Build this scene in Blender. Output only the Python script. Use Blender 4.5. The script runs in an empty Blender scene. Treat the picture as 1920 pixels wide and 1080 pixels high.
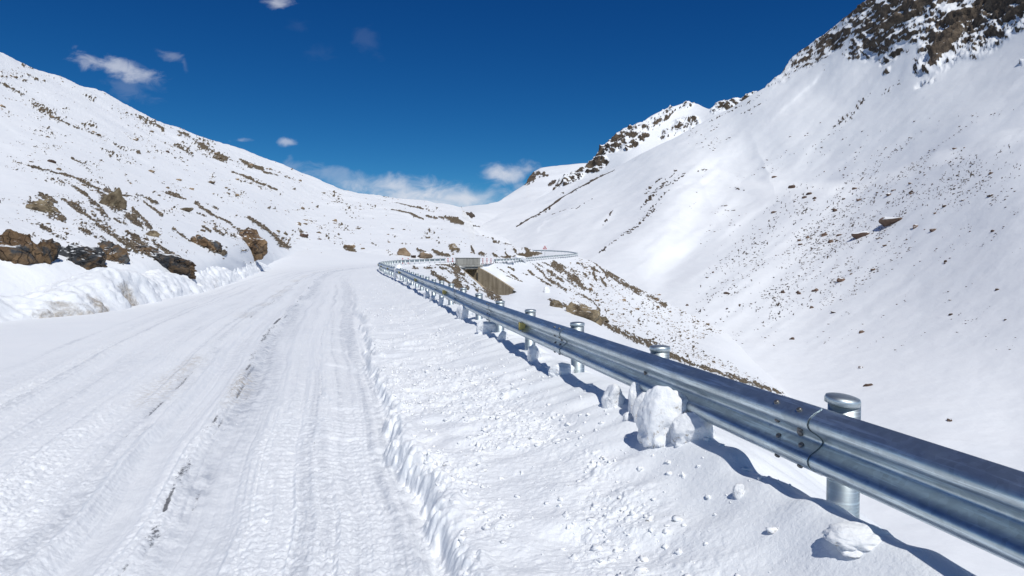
import bpy, math, random
import numpy as np
from mathutils import Vector, Matrix
random.seed(7); RNG = np.random.default_rng(11)
scene = bpy.context.scene
COL = scene.collection
R = math.radians
# ------------------------------------------------------------------ camera
F = 1280.0; HX = 960.0; HY = 490.0; CZ = 1.5          # focal length in photo pixels, principal column, horizon row, eye height
cd = bpy.data.cameras.new('camera'); cam = bpy.data.objects.new('camera', cd); COL.objects.link(cam)
cd.sensor_width = 36.0; cd.lens = 36.0*F/1920.0; cd.shift_y = -(540-HY)/1920.0
cd.clip_start = 0.05; cd.clip_end = 20000
cam.location = (0, 0, CZ); cam.rotation_euler = (R(90), 0, 0)
scene.camera = cam
scene.view_settings.view_transform = 'Standard'; scene.view_settings.look = 'None'
scene.view_settings.exposure = 0.0; scene.view_settings.gamma = 1.0
# ------------------------------------------------------------------ sun
SUN_AZ, SUN_EL = 156.0, 54.0                            # degrees right of the view direction, elevation
sl = bpy.data.lights.new('sun', 'SUN'); sl.energy = 3.55; sl.angle = R(0.5); sl.color = (1.0, 0.985, 0.925)
so = bpy.data.objects.new('sun', sl); COL.objects.link(so)
sdir = Vector((math.sin(R(SUN_AZ))*math.cos(R(SUN_EL)), math.cos(R(SUN_AZ))*math.cos(R(SUN_EL)), math.sin(R(SUN_EL))))
so.rotation_euler = sdir.to_track_quat('Z', 'Y').to_euler()
so.location = (20, -30, 60)
# ------------------------------------------------------------------ sky
world = bpy.data.worlds.new('World'); scene.world = world; world.use_nodes = True
def build_world():
    nt = world.node_tree; nt.nodes.clear(); N = nt.nodes; L = nt.links
    out = N.new('ShaderNodeOutputWorld'); bg = N.new('ShaderNodeBackground'); L.new(bg.outputs[0], out.inputs[0])
    S = 0.1; bg.inputs['Strength'].default_value = S
    sky = N.new('ShaderNodeTexSky'); sky.sky_type = 'NISHITA'; sky.sun_disc = False
    sky.sun_elevation = R(SUN_EL); sky.sun_rotation = R(SUN_AZ); sky.altitude = 4000; sky.air_density = 1.0; sky.dust_density = 0.0; sky.ozone_density = 3.0
    def m(op, a, b=None, c=None):
        n = N.new('ShaderNodeMath'); n.operation = op
        for i, x in enumerate((a, b, c)):
            if x is None: continue
            if isinstance(x, (int, float)): n.inputs[i].default_value = x
            else: L.new(x, n.inputs[i])
        return n.outputs[0]
    hs = N.new('ShaderNodeHueSaturation'); hs.inputs['Saturation'].default_value = 1.25; hs.inputs['Value'].default_value = 0.85; hs.inputs['Hue'].default_value = 0.492
    L.new(sky.outputs[0], hs.inputs['Color'])
    sc_ = N.new('ShaderNodeSeparateColor'); L.new(hs.outputs[0], sc_.inputs[0]); cc_ = N.new('ShaderNodeCombineColor')
    for i, (p, k) in enumerate(((1.5, 1.0), (1.3, 1.0), (1.0, .85))):          # the deep, polarised blue of thin mountain air
        L.new(m('MULTIPLY', m('POWER', m('MULTIPLY', sc_.outputs[i], S), p), k/S), cc_.inputs[i])
    tc = N.new('ShaderNodeTexCoord'); sp = N.new('ShaderNodeSeparateXYZ'); L.new(tc.outputs['Generated'], sp.inputs[0])
    y = m('MAXIMUM', sp.outputs[1], 0.02)
    u = m('DIVIDE', sp.outputs[0], y); v = m('DIVIDE', sp.outputs[2], y)
    cv = N.new('ShaderNodeCombineXYZ'); L.new(u, cv.inputs[0]); L.new(m('MULTIPLY', v, 1.5), cv.inputs[1])
    nz = N.new('ShaderNodeTexNoise'); nz.inputs['Scale'].default_value = 26; nz.inputs['Detail'].default_value = 9; nz.inputs['Roughness'].default_value = 0.58; nz.inputs['Distortion'].default_value = 0.5
    L.new(cv.outputs[0], nz.inputs['Vector'])
    nb = N.new('ShaderNodeTexNoise'); nb.inputs['Scale'].default_value = 9; nb.inputs['Detail'].default_value = 3; L.new(cv.outputs[0], nb.inputs['Vector'])
    nn = m('ADD', m('MULTIPLY', m('SUBTRACT', nz.outputs[0], 0.5), 3.4), m('MULTIPLY', m('SUBTRACT', nb.outputs[0], 0.5), 1.0))
    # (px, py, half width, half height, tilt, density, softness)  drifting fair-weather clouds
    clouds = [(222, 128, 92, 24, -12, .62, .75), (255, 140, 60, 20, -14, .4, .8), (322, 104, 34, 13, -20, .2, .9), (346, 122, 8, 24, 10, .12, .9), (513, 4, 42, 13, 0, .55, .8),
              (536, 265, 24, 9, 0, .5, .9), (452, 263, 24, 6, 0, .28, .9), (948, 325, 60, 28, 8, .9, .55), (985, 318, 50, 14, 0, .4, .9),
              (800, 366, 190, 40, -6, .95, .5), (742, 350, 85, 30, -6, .8, .6), (850, 372, 130, 30, -3, .92, .4), (800, 378, 180, 22, -3, .95, .3), (620, 328, 110, 22, -8, .25, .9), (690, 345, 60, 18, -5, .38, .9),
              (1000, 352, 90, 20, 10, .4, .9), (690, 78, 40, 24, -40, .035, .9), (598, 100, 36, 18, 0, .02, .9), (560, 45, 30, 20, 0, .02, .9), (240, 165, 70, 30, 0, .1, .9)]
    tot = None
    for (px, py, a, b, t, d, s) in clouds:
        du = m('SUBTRACT', u, (px-HX)/F); dv = m('SUBTRACT', v, (HY-py)/F); c, k = math.cos(R(t)), math.sin(R(t))
        x1 = m('MULTIPLY', m('ADD', m('MULTIPLY', du, c), m('MULTIPLY', dv, k)), F/a)
        y1 = m('MULTIPLY', m('SUBTRACT', m('MULTIPLY', dv, c), m('MULTIPLY', du, k)), F/b)
        r = m('SQRT', m('ADD', m('MULTIPLY', x1, x1), m('MULTIPLY', y1, y1)))
        q = m('ADD', m('SUBTRACT', 1.0, r), m('MULTIPLY', nn, s))
        sm = N.new('ShaderNodeMapRange'); sm.interpolation_type = 'SMOOTHSTEP'; L.new(q, sm.inputs[0])
        sm.inputs[1].default_value = 0.0; sm.inputs[2].default_value = 1.15; sm.inputs[3].default_value = 0; sm.inputs[4].default_value = d
        gate = m('MULTIPLY', sm.outputs[0], m('GREATER_THAN', sp.outputs[1], 0.05))
        tot = gate if tot is None else m('MAXIMUM', tot, gate)
    mx = N.new('ShaderNodeMix'); mx.data_type = 'RGBA'; L.new(tot, mx.inputs[0]); L.new(cc_.outputs[0], mx.inputs[6]); mx.inputs[7].default_value = (0.72/S, 0.75/S, 0.83/S, 1)
    L.new(mx.outputs[2], bg.inputs['Color'])
build_world()

# ------------------------------------------------------------------ numeric helpers
def sstep(a, b, x):
    t = np.clip((x-a)/(b-a), 0, 1); return t*t*(3-2*t)
def hash3(ix, iy, iz, seed):
    h = (ix.astype(np.int64)*374761393 + iy.astype(np.int64)*668265263 + iz.astype(np.int64)*1440662683 + seed*974634777) & 0xFFFFFFFF
    h = ((h ^ (h >> 13))*1274126177) & 0xFFFFFFFF
    h = ((h ^ (h >> 16))*2246822519) & 0xFFFFFFFF
    return ((h ^ (h >> 15)) & 0xFFFFFF)/float(0xFFFFFF)
def vn(x, y, z=None, seed=0):                          # value noise in -1..1
    x = np.asarray(x, float); y = np.asarray(y, float)
    fx = np.floor(x); fy = np.floor(y); tx = x-fx; ty = y-fy
    tx = tx**3*(tx*(tx*6-15)+10); ty = ty**3*(ty*(ty*6-15)+10)
    if z is None:
        o = np.zeros_like(fx)
        a = hash3(fx, fy, o, seed); b = hash3(fx+1, fy, o, seed); c = hash3(fx, fy+1, o, seed); d = hash3(fx+1, fy+1, o, seed)
        return 2*((a*(1-tx)+b*tx)*(1-ty)+(c*(1-tx)+d*tx)*ty)-1
    z = np.asarray(z, float); fz = np.floor(z); tz = z-fz; tz = tz**3*(tz*(tz*6-15)+10)
    r = 0
    for k in (0, 1):
        a = hash3(fx, fy, fz+k, seed); b = hash3(fx+1, fy, fz+k, seed); c = hash3(fx, fy+1, fz+k, seed); d = hash3(fx+1, fy+1, fz+k, seed)
        r = r+((a*(1-tx)+b*tx)*(1-ty)+(c*(1-tx)+d*tx)*ty)*(tz if k else 1-tz)
    return 2*r-1
def fbm(x, y, z=None, oct=4, seed=0, gain=.5):
    s = 0; a = 1; t = 0
    for i in range(oct):
        k = 2.03**i
        s = s+a*vn(x*k+i*17.3, y*k-i*9.1, None if z is None else z*k+i*5.7, seed+i); t += a; a *= gain
    return s/t
def ridged(x, y, z=None, oct=4, seed=0, gain=.5):
    s = 0; a = 1; t = 0
    for i in range(oct):
        k = 2.03**i
        s = s+a*(1-2*np.abs(vn(x*k+i*7.3, y*k-i*3.1, None if z is None else z*k+i*5.7, seed+i))); t += a; a *= gain
    return s/t
def cellbumps(x, y, seed=0, dens=1.0):                  # rounded lumps, one per jittered cell: 0..1
    fx = np.floor(x); fy = np.floor(y); best = np.zeros_like(x); o = np.zeros_like(fx)
    for i in (-1, 0, 1):
        for j in (-1, 0, 1):
            cx, cy = fx+i, fy+j
            jx = cx+hash3(cx, cy, o, seed); jy = cy+hash3(cx, cy, o+1, seed); r = .25+.45*hash3(cx, cy, o+2, seed)
            on = hash3(cx, cy, o+3, seed) < dens
            h = np.sqrt(np.clip(1-((x-jx)**2+(y-jy)**2)/(r*r), 0, 1))*r/.7
            best = np.maximum(best, np.where(on, h, 0))
    return best
class TPS:
    def __init__(self, pts, lam=1e-4):
        p = np.array(pts, float); self.c = p[:, :2]/400; n = len(p)
        K = self.k(self.c, self.c)+lam*np.eye(n); P = np.hstack([np.ones((n, 1)), self.c])
        A = np.block([[K, P], [P.T, np.zeros((3, 3))]])
        self.w = np.linalg.solve(A, np.concatenate([np.log(p[:, 2]), np.zeros(3)]))
    @staticmethod
    def k(a, b):
        d2 = ((a[:, None, :]-b[None, :, :])**2).sum(-1); return .5*d2*np.log(d2+1e-12)
    def __call__(self, px, py):
        q = np.stack([np.ravel(px), np.ravel(py)], -1)/400; out = np.empty(len(q))
        for i in range(0, len(q), 40000):
            s = q[i:i+40000]; out[i:i+40000] = self.k(s, self.c) @ self.w[:-3] + self.w[-3] + s @ self.w[-2:]
        return np.exp(out).reshape(np.shape(px))
def at(px, py, Y):                                      # point seen at photo pixel (px, py) at distance Y
    return np.stack([(px-HX)/F*Y, Y+0*px, CZ-(py-HY)/F*Y], -1)
def segmask(px, py, segs, soft=1.0):                    # segs: (x0,y0,x1,y1,width)
    m = np.full(px.shape, -9.0)
    for (x0, y0, x1, y1, w) in segs:
        dx, dy = x1-x0, y1-y0; l2 = dx*dx+dy*dy+1e-9
        sel = (px > min(x0, x1)-w*2) & (px < max(x0, x1)+w*2) & (py > min(y0, y1)-w*2) & (py < max(y0, y1)+w*2)
        if not sel.any(): continue
        X = px[sel]; Y = py[sel]; t = np.clip(((X-x0)*dx+(Y-y0)*dy)/l2, 0, 1)
        d = np.hypot(X-x0-t*dx, Y-y0-t*dy); taper = .55+.45*np.sin(np.pi*np.clip(t*.9+.05, 0, 1))
        m[sel] = np.maximum(m[sel], 1-d/(w*.5*taper))
    return m
def inpoly(px, py, poly):
    c = np.zeros(np.shape(px), bool); n = len(poly)
    for i in range(n):
        x0, y0 = poly[i]; x1, y1 = poly[(i+1) % n]
        if y0 == y1: continue
        c ^= ((y0 > py) != (y1 > py)) & (px < (x1-x0)*(py-y0)/(y1-y0)+x0)
    return c
def zz(segs, ox, oy, k): return [(ox+a/k, oy+b/k, ox+c/k, oy+d/k, w/k) for (a, b, c, d, w) in segs]

# ------------------------------------------------------------------ object helpers
def link(name, me, mat=None, parent=None, smooth=True):
    o = bpy.data.objects.new(name, me); COL.objects.link(o)
    if mat is not None:
        if len(me.materials) == 0: me.materials.append(mat)
    if smooth and len(me.polygons): me.polygons.foreach_set('use_smooth', np.ones(len(me.polygons), bool))
    if parent: o.parent = parent
    return o
def mesh_np(name, V, Fc, attrs=None):                   # Fc: (n,3) or (n,4)
    me = bpy.data.meshes.new(name); V = np.asarray(V, np.float32).reshape(-1, 3); Fc = np.asarray(Fc, np.int32); k = Fc.shape[1]
    me.vertices.add(len(V)); me.vertices.foreach_set('co', V.ravel())
    me.loops.add(Fc.size); me.loops.foreach_set('vertex_index', Fc.ravel())
    me.polygons.add(len(Fc)); me.polygons.foreach_set('loop_start', np.arange(0, Fc.size, k, dtype=np.int32))
    me.update(calc_edges=True)
    for n, a in (attrs or {}).items():
        at_ = me.attributes.new(n, 'FLOAT', 'POINT'); at_.data.foreach_set('value', np.asarray(a, np.float32).ravel())
    me.validate(); return me
def gridfaces(nr, nc, keep=None):
    i = np.arange(nr*nc).reshape(nr, nc)
    f = np.stack([i[1:, :-1], i[1:, 1:], i[:-1, 1:], i[:-1, :-1]], -1)
    if keep is not None: return f[keep]
    return f.reshape(-1, 4)
def gnormals(P):
    du = np.gradient(P, axis=1); dv = np.gradient(P, axis=0)
    n = np.cross(du, -dv); n /= np.linalg.norm(n, axis=-1, keepdims=True)+1e-12
    n[n[..., 2] < 0] *= -1
    return n
def tag(o, label=None, cat=None, group=None, kind=None):
    if label: o['label'] = label
    if cat: o['category'] = cat
    if group: o['group'] = group
    if kind: o['kind'] = kind
    return o
def empty(name, loc=(0, 0, 0), parent=None):
    o = bpy.data.objects.new(name, None); COL.objects.link(o); o.location = loc; o.empty_display_size = .2
    if parent: o.parent = parent
    return o
class MB:                                               # collects simple shapes into one mesh
    def __init__(s): s.v = []; s.f = []
    def add(s, vs, fs):
        b = len(s.v); s.v += [tuple(map(float, p)) for p in vs]; s.f += [tuple(b+i for i in f) for f in fs]; return s
    def hexa(s, bot, top):                              # two matching rings
        n = len(bot); return s.add(list(bot)+list(top), [tuple(range(n))[::-1], tuple(range(n, 2*n))]+[(i, (i+1) % n, n+(i+1) % n, n+i) for i in range(n)])
    def box(s, c, dx, dy, dz, ang=0):
        a, b = math.cos(ang), math.sin(ang)
        q = [(c[0]+x*a-y*b, c[1]+x*b+y*a) for x, y in ((-dx/2, -dy/2), (dx/2, -dy/2), (dx/2, dy/2), (-dx/2, dy/2))]
        return s.hexa([(x, y, c[2]-dz/2) for x, y in q], [(x, y, c[2]+dz/2) for x, y in q])
    def lathe(s, c, prof, n=24, axis=None):             # prof: (r, z) pairs bottom to top
        M = Matrix.Identity(3) if axis is None else Vector(axis).to_track_quat('Z', 'Y').to_matrix()
        vs = []
        for r, z in prof:
            for i in range(n):
                p = M @ Vector((r*math.cos(2*math.pi*i/n), r*math.sin(2*math.pi*i/n), z)); vs.append((c[0]+p.x, c[1]+p.y, c[2]+p.z))
        fs = [(j*n+i, j*n+(i+1) % n, (j+1)*n+(i+1) % n, (j+1)*n+i) for j in range(len(prof)-1) for i in range(n)]
        fs += [tuple(range(n))[::-1], tuple(range((len(prof)-1)*n, len(prof)*n))]
        return s.add(vs, fs)
    def mesh(s, name):
        me = bpy.data.meshes.new(name); me.from_pydata(s.v, [], s.f); me.update(); return me
    def build(s, name, mat, parent=None, smooth=False): return link(name, s.mesh(name), mat, parent, smooth)
def autosmooth(o, ang=35):
    me = o.data
    if hasattr(me, 'set_sharp_from_angle'): me.set_sharp_from_angle(angle=R(ang))
def bevel(o, w, seg=2):
    b = o.modifiers.new('bevel', 'BEVEL'); b.width = w; b.segments = seg; b.limit_method = 'ANGLE'; b.angle_limit = R(40)

# ------------------------------------------------------------------ materials
class NT:
    def __init__(s, name):
        s.m = bpy.data.materials.new(name); s.m.use_nodes = True; s.t = s.m.node_tree; s.b = s.t.nodes['Principled BSDF']
    def n(s, ty, **k):
        x = s.t.nodes.new(ty)
        for a, b in k.items():
            if a in x.inputs: x.inputs[a].default_value = b
            else: setattr(x, a, b)
        return x
    def l(s, a, b): s.t.links.new(a, b)
    def coord(s): return s.n('ShaderNodeTexCoord').outputs['Object']
    def geo(s): return s.n('ShaderNodeNewGeometry')
    def noise(s, vec, scale, detail=4, rough=.55, dist=0):
        x = s.n('ShaderNodeTexNoise', Scale=scale, Detail=detail, Roughness=rough, Distortion=dist); s.l(vec, x.inputs['Vector']); return x.outputs[0]
    def math(s, op, a, b=None, c=None):
        x = s.n('ShaderNodeMath', operation=op)
        for i, v in enumerate((a, b, c)):
            if v is None: continue
            if isinstance(v, (int, float)): x.inputs[i].default_value = v
            else: s.l(v, x.inputs[i])
        return x.outputs[0]
    def ramp(s, fac, stops):
        x = s.n('ShaderNodeValToRGB'); e = x.color_ramp.elements
        while len(e) > 1: e.remove(e[-1])
        e[0].position, e[0].color = stops[0][0], (*stops[0][1], 1)
        for p, c in stops[1:]: q = e.new(p); q.color = (*c, 1)
        s.l(fac, x.inputs[0]); return x.outputs[0]
    def rng(s, v, a, b, c=0, d=1, smooth=True):
        x = s.n('ShaderNodeMapRange'); x.interpolation_type = 'SMOOTHSTEP' if smooth else 'LINEAR'
        s.l(v, x.inputs[0]); x.inputs[1].default_value = a; x.inputs[2].default_value = b; x.inputs[3].default_value = c; x.inputs[4].default_value = d; return x.outputs[0]
    def mix(s, f, a, b):
        x = s.n('ShaderNodeMix', data_type='RGBA')
        for i, v in ((0, f), (6, a), (7, b)):
            if isinstance(v, (int, float)): x.inputs[i].default_value = v
            elif isinstance(v, tuple): x.inputs[i].default_value = (*v, 1)
            else: s.l(v, x.inputs[i])
        return x.outputs[2]
    def bump(s, h, strength, dist, prev=None):
        x = s.n('ShaderNodeBump', Strength=strength, Distance=dist); s.l(h, x.inputs['Height'])
        if prev is not None: s.l(prev, x.inputs['Normal'])
        return x.outputs[0]
    def attr(s, name): return s.n('ShaderNodeAttribute', attribute_name=name).outputs['Fac']
SNOW = (.83, .845, .87)
ROCK_BROWN = [(.28, (.03, .025, .02)), (.44, (.105, .08, .052)), (.58, (.185, .145, .095)), (.74, (.32, .27, .20))]
ROCK_DARK = [(.27, (.028, .023, .019)), (.44, (.088, .067, .05)), (.58, (.15, .115, .083)), (.76, (.26, .21, .155))]
def snow_terrain(name, rock=ROCK_BROWN, nscale=1.0, bumps=((.6, .5, .06), (6, .35, .012)), rockscale=1.5, asphalt=False, edge=.55, crisp=.16):
    t = NT(name); c = t.coord()
    s1 = t.noise(c, .08*nscale, 4); s2 = t.noise(c, 1.3*nscale, 4)
    snow = t.mix(t.rng(s1, .35, .7), (.80, .82, .85), SNOW); snow = t.mix(t.rng(s2, .3, .75, 0, .35), snow, (.87, .875, .89))
    rk = t.ramp(t.noise(c, rockscale, 8, .68, .3), rock)
    ra = t.attr('rock'); f = t.math('ADD', ra, t.math('MULTIPLY', t.math('SUBTRACT', t.noise(c, rockscale*2.6, 7, .65), .5), edge)); f = t.rng(f, .5-crisp/2, .5+crisp/2)
    col = t.mix(f, snow, rk)
    if asphalt:
        aa = t.attr('asphalt'); rag = t.n('ShaderNodeMapping'); rag.inputs['Scale'].default_value = (60, 20, 10); rag.inputs['Rotation'].default_value = (0, 0, R(12.5)); t.l(c, rag.inputs['Vector']); g = t.rng(t.math('ADD', aa, t.math('MULTIPLY', t.math('SUBTRACT', t.noise(rag.outputs[0], 1, 7, .72), .5), 2.3)), .46, .78); g = t.math('MULTIPLY', g, t.rng(aa, .12, .3))
        col = t.mix(t.math('MULTIPLY', g, .9), col, t.mix(t.rng(t.noise(c, 60, 3), .35, .65), (.035, .036, .04), (.12, .122, .13)))
        dirt = t.attr('dirt'); col = t.mix(t.math('MULTIPLY', dirt, t.rng(t.noise(c, 14, 5), .4, .65)), col, (.46, .41, .34))
        slush_shade = t.attr('slush_shade'); col = t.mix(t.math('MULTIPLY', slush_shade, t.rng(t.noise(c, 9, 5, .65), .3, .7)), col, (.40, .43, .49))
    t.l(col, t.b.inputs['Base Color']); t.l(t.math('ADD', .62, t.math('MULTIPLY', f, .25)), t.b.inputs['Roughness']); t.b.inputs['Specular IOR Level'].default_value = .25
    nrm = None
    for sc, st, d in bumps: nrm = t.bump(t.noise(c, sc, 6, .6), st, d, nrm)
    rb = t.bump(t.math('MULTIPLY', t.noise(c, rockscale*3, 8, .7), f), .9, .35/rockscale, nrm)
    t.l(rb, t.b.inputs['Normal']); return t.m
def rock_mat(name, ramp, scale=2.0, cap=.72, snowy=True, patches=None):
    t = NT(name); c = t.coord(); g = t.geo()
    oi = t.n('ShaderNodeObjectInfo').outputs['Random']
    off = t.n('ShaderNodeVectorMath', operation='ADD'); t.l(c, off.inputs[0])
    cmb = t.n('ShaderNodeCombineXYZ'); t.l(t.math('MULTIPLY', oi, 31.0), cmb.inputs[0]); t.l(t.math('MULTIPLY', oi, 17.0), cmb.inputs[1]); t.l(cmb.outputs[0], off.inputs[1]); v = off.outputs[0]
    col = t.ramp(t.noise(v, scale, 9, .7, .4), ramp)
    if patches: col = t.mix(t.rng(t.noise(v, scale*.7, 7, .68, 1.0), .50, .58), col, t.ramp(t.noise(v, scale*1.6, 7, .7), patches))
    hv = t.n('ShaderNodeHueSaturation'); t.l(col, hv.inputs['Color']); t.l(t.math('ADD', .7, t.math('MULTIPLY', oi, .7)), hv.inputs['Value']); col = hv.outputs[0]
    if snowy:
        sp = t.n('ShaderNodeSeparateXYZ'); t.l(g.outputs['Normal'], sp.inputs[0])
        f = t.rng(t.math('ADD', sp.outputs[2], t.math('MULTIPLY', t.math('SUBTRACT', t.noise(v, scale*1.5, 5), .5), .7)), cap-.06, cap+.08)
        col = t.mix(f, col, SNOW)
    crack = None
    if patches:
        wv = t.n('ShaderNodeVectorMath', operation='MULTIPLY_ADD'); nzv = t.n('ShaderNodeTexNoise', Scale=scale*1.2, Detail=4.0); t.l(v, nzv.inputs['Vector']); t.l(nzv.outputs['Color'], wv.inputs[0]); wv.inputs[1].default_value = (.35, .35, .35); t.l(v, wv.inputs[2])
        vr = t.n('ShaderNodeTexVoronoi', feature='DISTANCE_TO_EDGE', Scale=scale*2.6); t.l(wv.outputs[0], vr.inputs['Vector']); crack = t.rng(vr.outputs['Distance'], -.012, .035)
        if not snowy: col = t.mix(crack, (.012, .010, .009), col)
        else: col = t.mix(t.math('MAXIMUM', crack, f), (.014, .011, .009), col)
    t.l(col, t.b.inputs['Base Color']); t.b.inputs['Roughness'].default_value = .85; t.b.inputs['Specular IOR Level'].default_value = .3
    b1 = t.bump(t.noise(v, scale*1.3, 8, .7, .6), .8, .30/scale); b1 = t.bump(crack, .8, .10/scale, b1) if crack is not None else b1; t.l(t.bump(t.noise(v, scale*5, 8, .72), .8, .12/scale, b1), t.b.inputs['Normal']); return t.m
M = {}
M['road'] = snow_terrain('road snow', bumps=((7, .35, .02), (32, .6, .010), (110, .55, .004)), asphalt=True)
M['bank'] = snow_terrain('ploughed snow', rock=[(.3, (.24, .18, .12)), (.6, (.45, .37, .27)), (.8, (.6, .53, .43))], bumps=((3, .4, .06), (16, .5, .03)), rockscale=3, edge=.8, crisp=.6)
M['hill'] = snow_terrain('hill snow', ROCK_BROWN, .5, ((.35, .35, .35), (2.2, .35, .06)), 1.9, edge=1.0, crisp=.22)
M['gully'] = snow_terrain('gully snow', ROCK_BROWN, .7, ((.5, .35, .2), (2.4, .4, .06)), 1.8, edge=.9, crisp=.22)
M['mountain'] = snow_terrain('mountain snow', ROCK_DARK, .12, ((.06, .3, 1.6), (.5, .35, .22)), .22)
M['far'] = snow_terrain('far snow', ROCK_DARK, .05, ((.03, .3, 3.0), (.2, .35, .5)), .1)
M['boulder'] = rock_mat('boulder stone', [(.25, (.06, .045, .032)), (.45, (.17, .12, .075)), (.6, (.27, .20, .135)), (.8, (.38, .31, .23))], 1.2, .80)
M['dark_boulder'] = rock_mat('dark boulder stone', [(.27, (.04, .028, .023)), (.45, (.11, .07, .052)), (.62, (.17, .115, .085)), (.8, (.24, .18, .14))], .6, .84)
M['outcrop'] = rock_mat('outcrop stone', [(.30, (.018, .013, .01)), (.42, (.085, .052, .03)), (.52, (.17, .11, .06)), (.60, (.075, .055, .04)), (.72, (.27, .215, .145))], 1.5, .86, True, [(.3, (.02, .022, .026)), (.55, (.06, .065, .072)), (.75, (.13, .14, .14))])
M['earth'] = rock_mat('bare earth', [(.3, (.04, .03, .02)), (.46, (.135, .103, .065)), (.58, (.21, .168, .108)), (.72, (.36, .31, .22))], 3.2, .9)
def lump_mat():
    t = NT('packed snow'); c = t.coord(); g = t.geo(); sp = t.n('ShaderNodeSeparateXYZ'); t.l(g.outputs['Normal'], sp.inputs[0])
    oi = t.n('ShaderNodeObjectInfo').outputs['Location']; ad = t.n('ShaderNodeVectorMath', operation='ADD'); t.l(c, ad.inputs[0]); t.l(oi, ad.inputs[1]); v = ad.outputs[0]
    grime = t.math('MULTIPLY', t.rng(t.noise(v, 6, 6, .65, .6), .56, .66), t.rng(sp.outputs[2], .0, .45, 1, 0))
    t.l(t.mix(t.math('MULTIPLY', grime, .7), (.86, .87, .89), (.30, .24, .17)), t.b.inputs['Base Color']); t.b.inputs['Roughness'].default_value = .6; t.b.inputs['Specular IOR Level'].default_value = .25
    n1 = t.bump(t.noise(v, 11, 6, .62), .45, .03); t.l(t.bump(t.noise(v, 70, 4, .6), .25, .005, n1), t.b.inputs['Normal'])
    return t.m
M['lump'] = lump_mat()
def galv(name, base, rough, spangle=True):
    t = NT(name); c = t.coord(); n = t.noise(c, 3.0, 6, .65); n2 = t.noise(c, 45, 4, .6)
    st = t.n('ShaderNodeMapping'); st.inputs['Scale'].default_value = (1.2, 1.2, 40); t.l(c, st.inputs['Vector']); n3 = t.noise(st.outputs[0], 2.0, 5, .6)
    col = t.mix(t.rng(n, .35, .7), tuple(x*.78 for x in base), base); vo = t.n('ShaderNodeTexVoronoi', Scale=38.0); t.l(c, vo.inputs['Vector']); vs_ = t.n('ShaderNodeSeparateColor'); t.l(vo.outputs['Color'], vs_.inputs[0])
    col = t.mix(t.math('MULTIPLY', vs_.outputs[0], .55), col, tuple(x*.62 for x in base)); col = t.mix(t.math('MULTIPLY', t.rng(n3, .5, .66), .75), col, tuple(min(1, x*1.3) for x in base))
    col = t.mix(t.rng(n2, .74, .82, 0, .35), col, (.16, .14, .12))
    t.l(col, t.b.inputs['Base Color']); t.b.inputs['Metallic'].default_value = .9
    col = t.mix(t.rng(t.noise(c, 9, 8, .74, .5), .47, .66, 0, .6), col, tuple(x*.5 for x in base)); col = t.mix(t.rng(t.noise(c, 23, 8, .8), .60, .70, 0, .55), col, (.30, .27, .23)); t.l(t.math('ADD', rough-.08, t.math('MULTIPLY', t.noise(c, 7, 6, .7), .30)), t.b.inputs['Roughness']); t.l(t.bump(n2, .12, .002), t.b.inputs['Normal']); return t.m
M['beam'] = galv('galvanised beam', (.58, .66, .70), .30)
M['post'] = galv('galvanised post', (.58, .64, .66), .42)
def flat(name, c, rough=.5, metal=0, nz=.12, sc=8):
    t = NT(name); n = t.noise(t.coord(), sc, 5, .6); t.l(t.mix(t.rng(n, .3, .7), tuple(x*(1-nz*2) for x in c), c), t.b.inputs['Base Color']); t.b.inputs['Roughness'].default_value = rough; t.b.inputs['Metallic'].default_value = metal; return t.m
M['bolt'] = flat('dark bolt steel', (.20, .19, .185), .45, .8)
M['yellow'] = flat('yellow reflector', (.62, .50, .16), .35)
M['red'] = flat('red paint', (.50, .03, .035), .45)
M['white'] = flat('white paint', (.75, .75, .75), .45)
M['symbol'] = flat('dark symbol paint', (.03, .03, .04), .5)
def concrete(name, a, b, streak=True):
    t = NT(name); c = t.coord(); mp = t.n('ShaderNodeMapping'); mp.inputs['Scale'].default_value = (1.6, 1.6, .12); t.l(c, mp.inputs['Vector'])
    n = t.noise(mp.outputs[0], 1.4, 6, .65); n2 = t.noise(c, 2.5, 7, .65)
    col = t.mix(t.rng(n, .32, .68), a, b); col = t.mix(t.rng(n2, .5, .75, 0, .5), col, tuple(x*.55 for x in a))
    t.l(col, t.b.inputs['Base Color']); t.b.inputs['Roughness'].default_value = .9; t.l(t.bump(n2, .4, .03), t.b.inputs['Normal']); return t.m
M['concrete'] = concrete('pale concrete', (.27, .26, .235), (.42, .41, .375))
M['tan_concrete'] = concrete('stained tan concrete', (.27, .215, .145), (.47, .39, .28))

# ------------------------------------------------------------------ the rail line and the road
def railx0(Y): return 2.13-.222*Y
_ry = np.array([-40, 0, 15, 28, 33, 40, 46, 53, 60, 66, 72, 77, 82, 88, 94, 99.5, 103, 108, 114, 122])
_rx = np.array([11.0, 2.13, -1.20, -4.15, -5.35, -7.1, -8.6, -10.2, -11.7, -12.6, -13.15, -13.4, -13.3, -12.5, -11.2, -9.7, -8.4, -5.6, -2.6, .2])
def catmull(xs, ys, x):                                 # smooth interpolation of a control table
    xs = np.asarray(xs, float); ys = np.asarray(ys, float); d = np.gradient(ys, xs); x = np.asarray(x, float)
    i = np.clip(np.searchsorted(xs, x)-1, 0, len(xs)-2); h = xs[i+1]-xs[i]; t = np.clip((x-xs[i])/h, 0, 1)
    return (2*t**3-3*t**2+1)*ys[i]+(t**3-2*t*t+t)*h*d[i]+(-2*t**3+3*t*t)*ys[i+1]+(t**3-t*t)*h*d[i+1]
def railx(Y): return catmull(_ry, _rx, Y)
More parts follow.
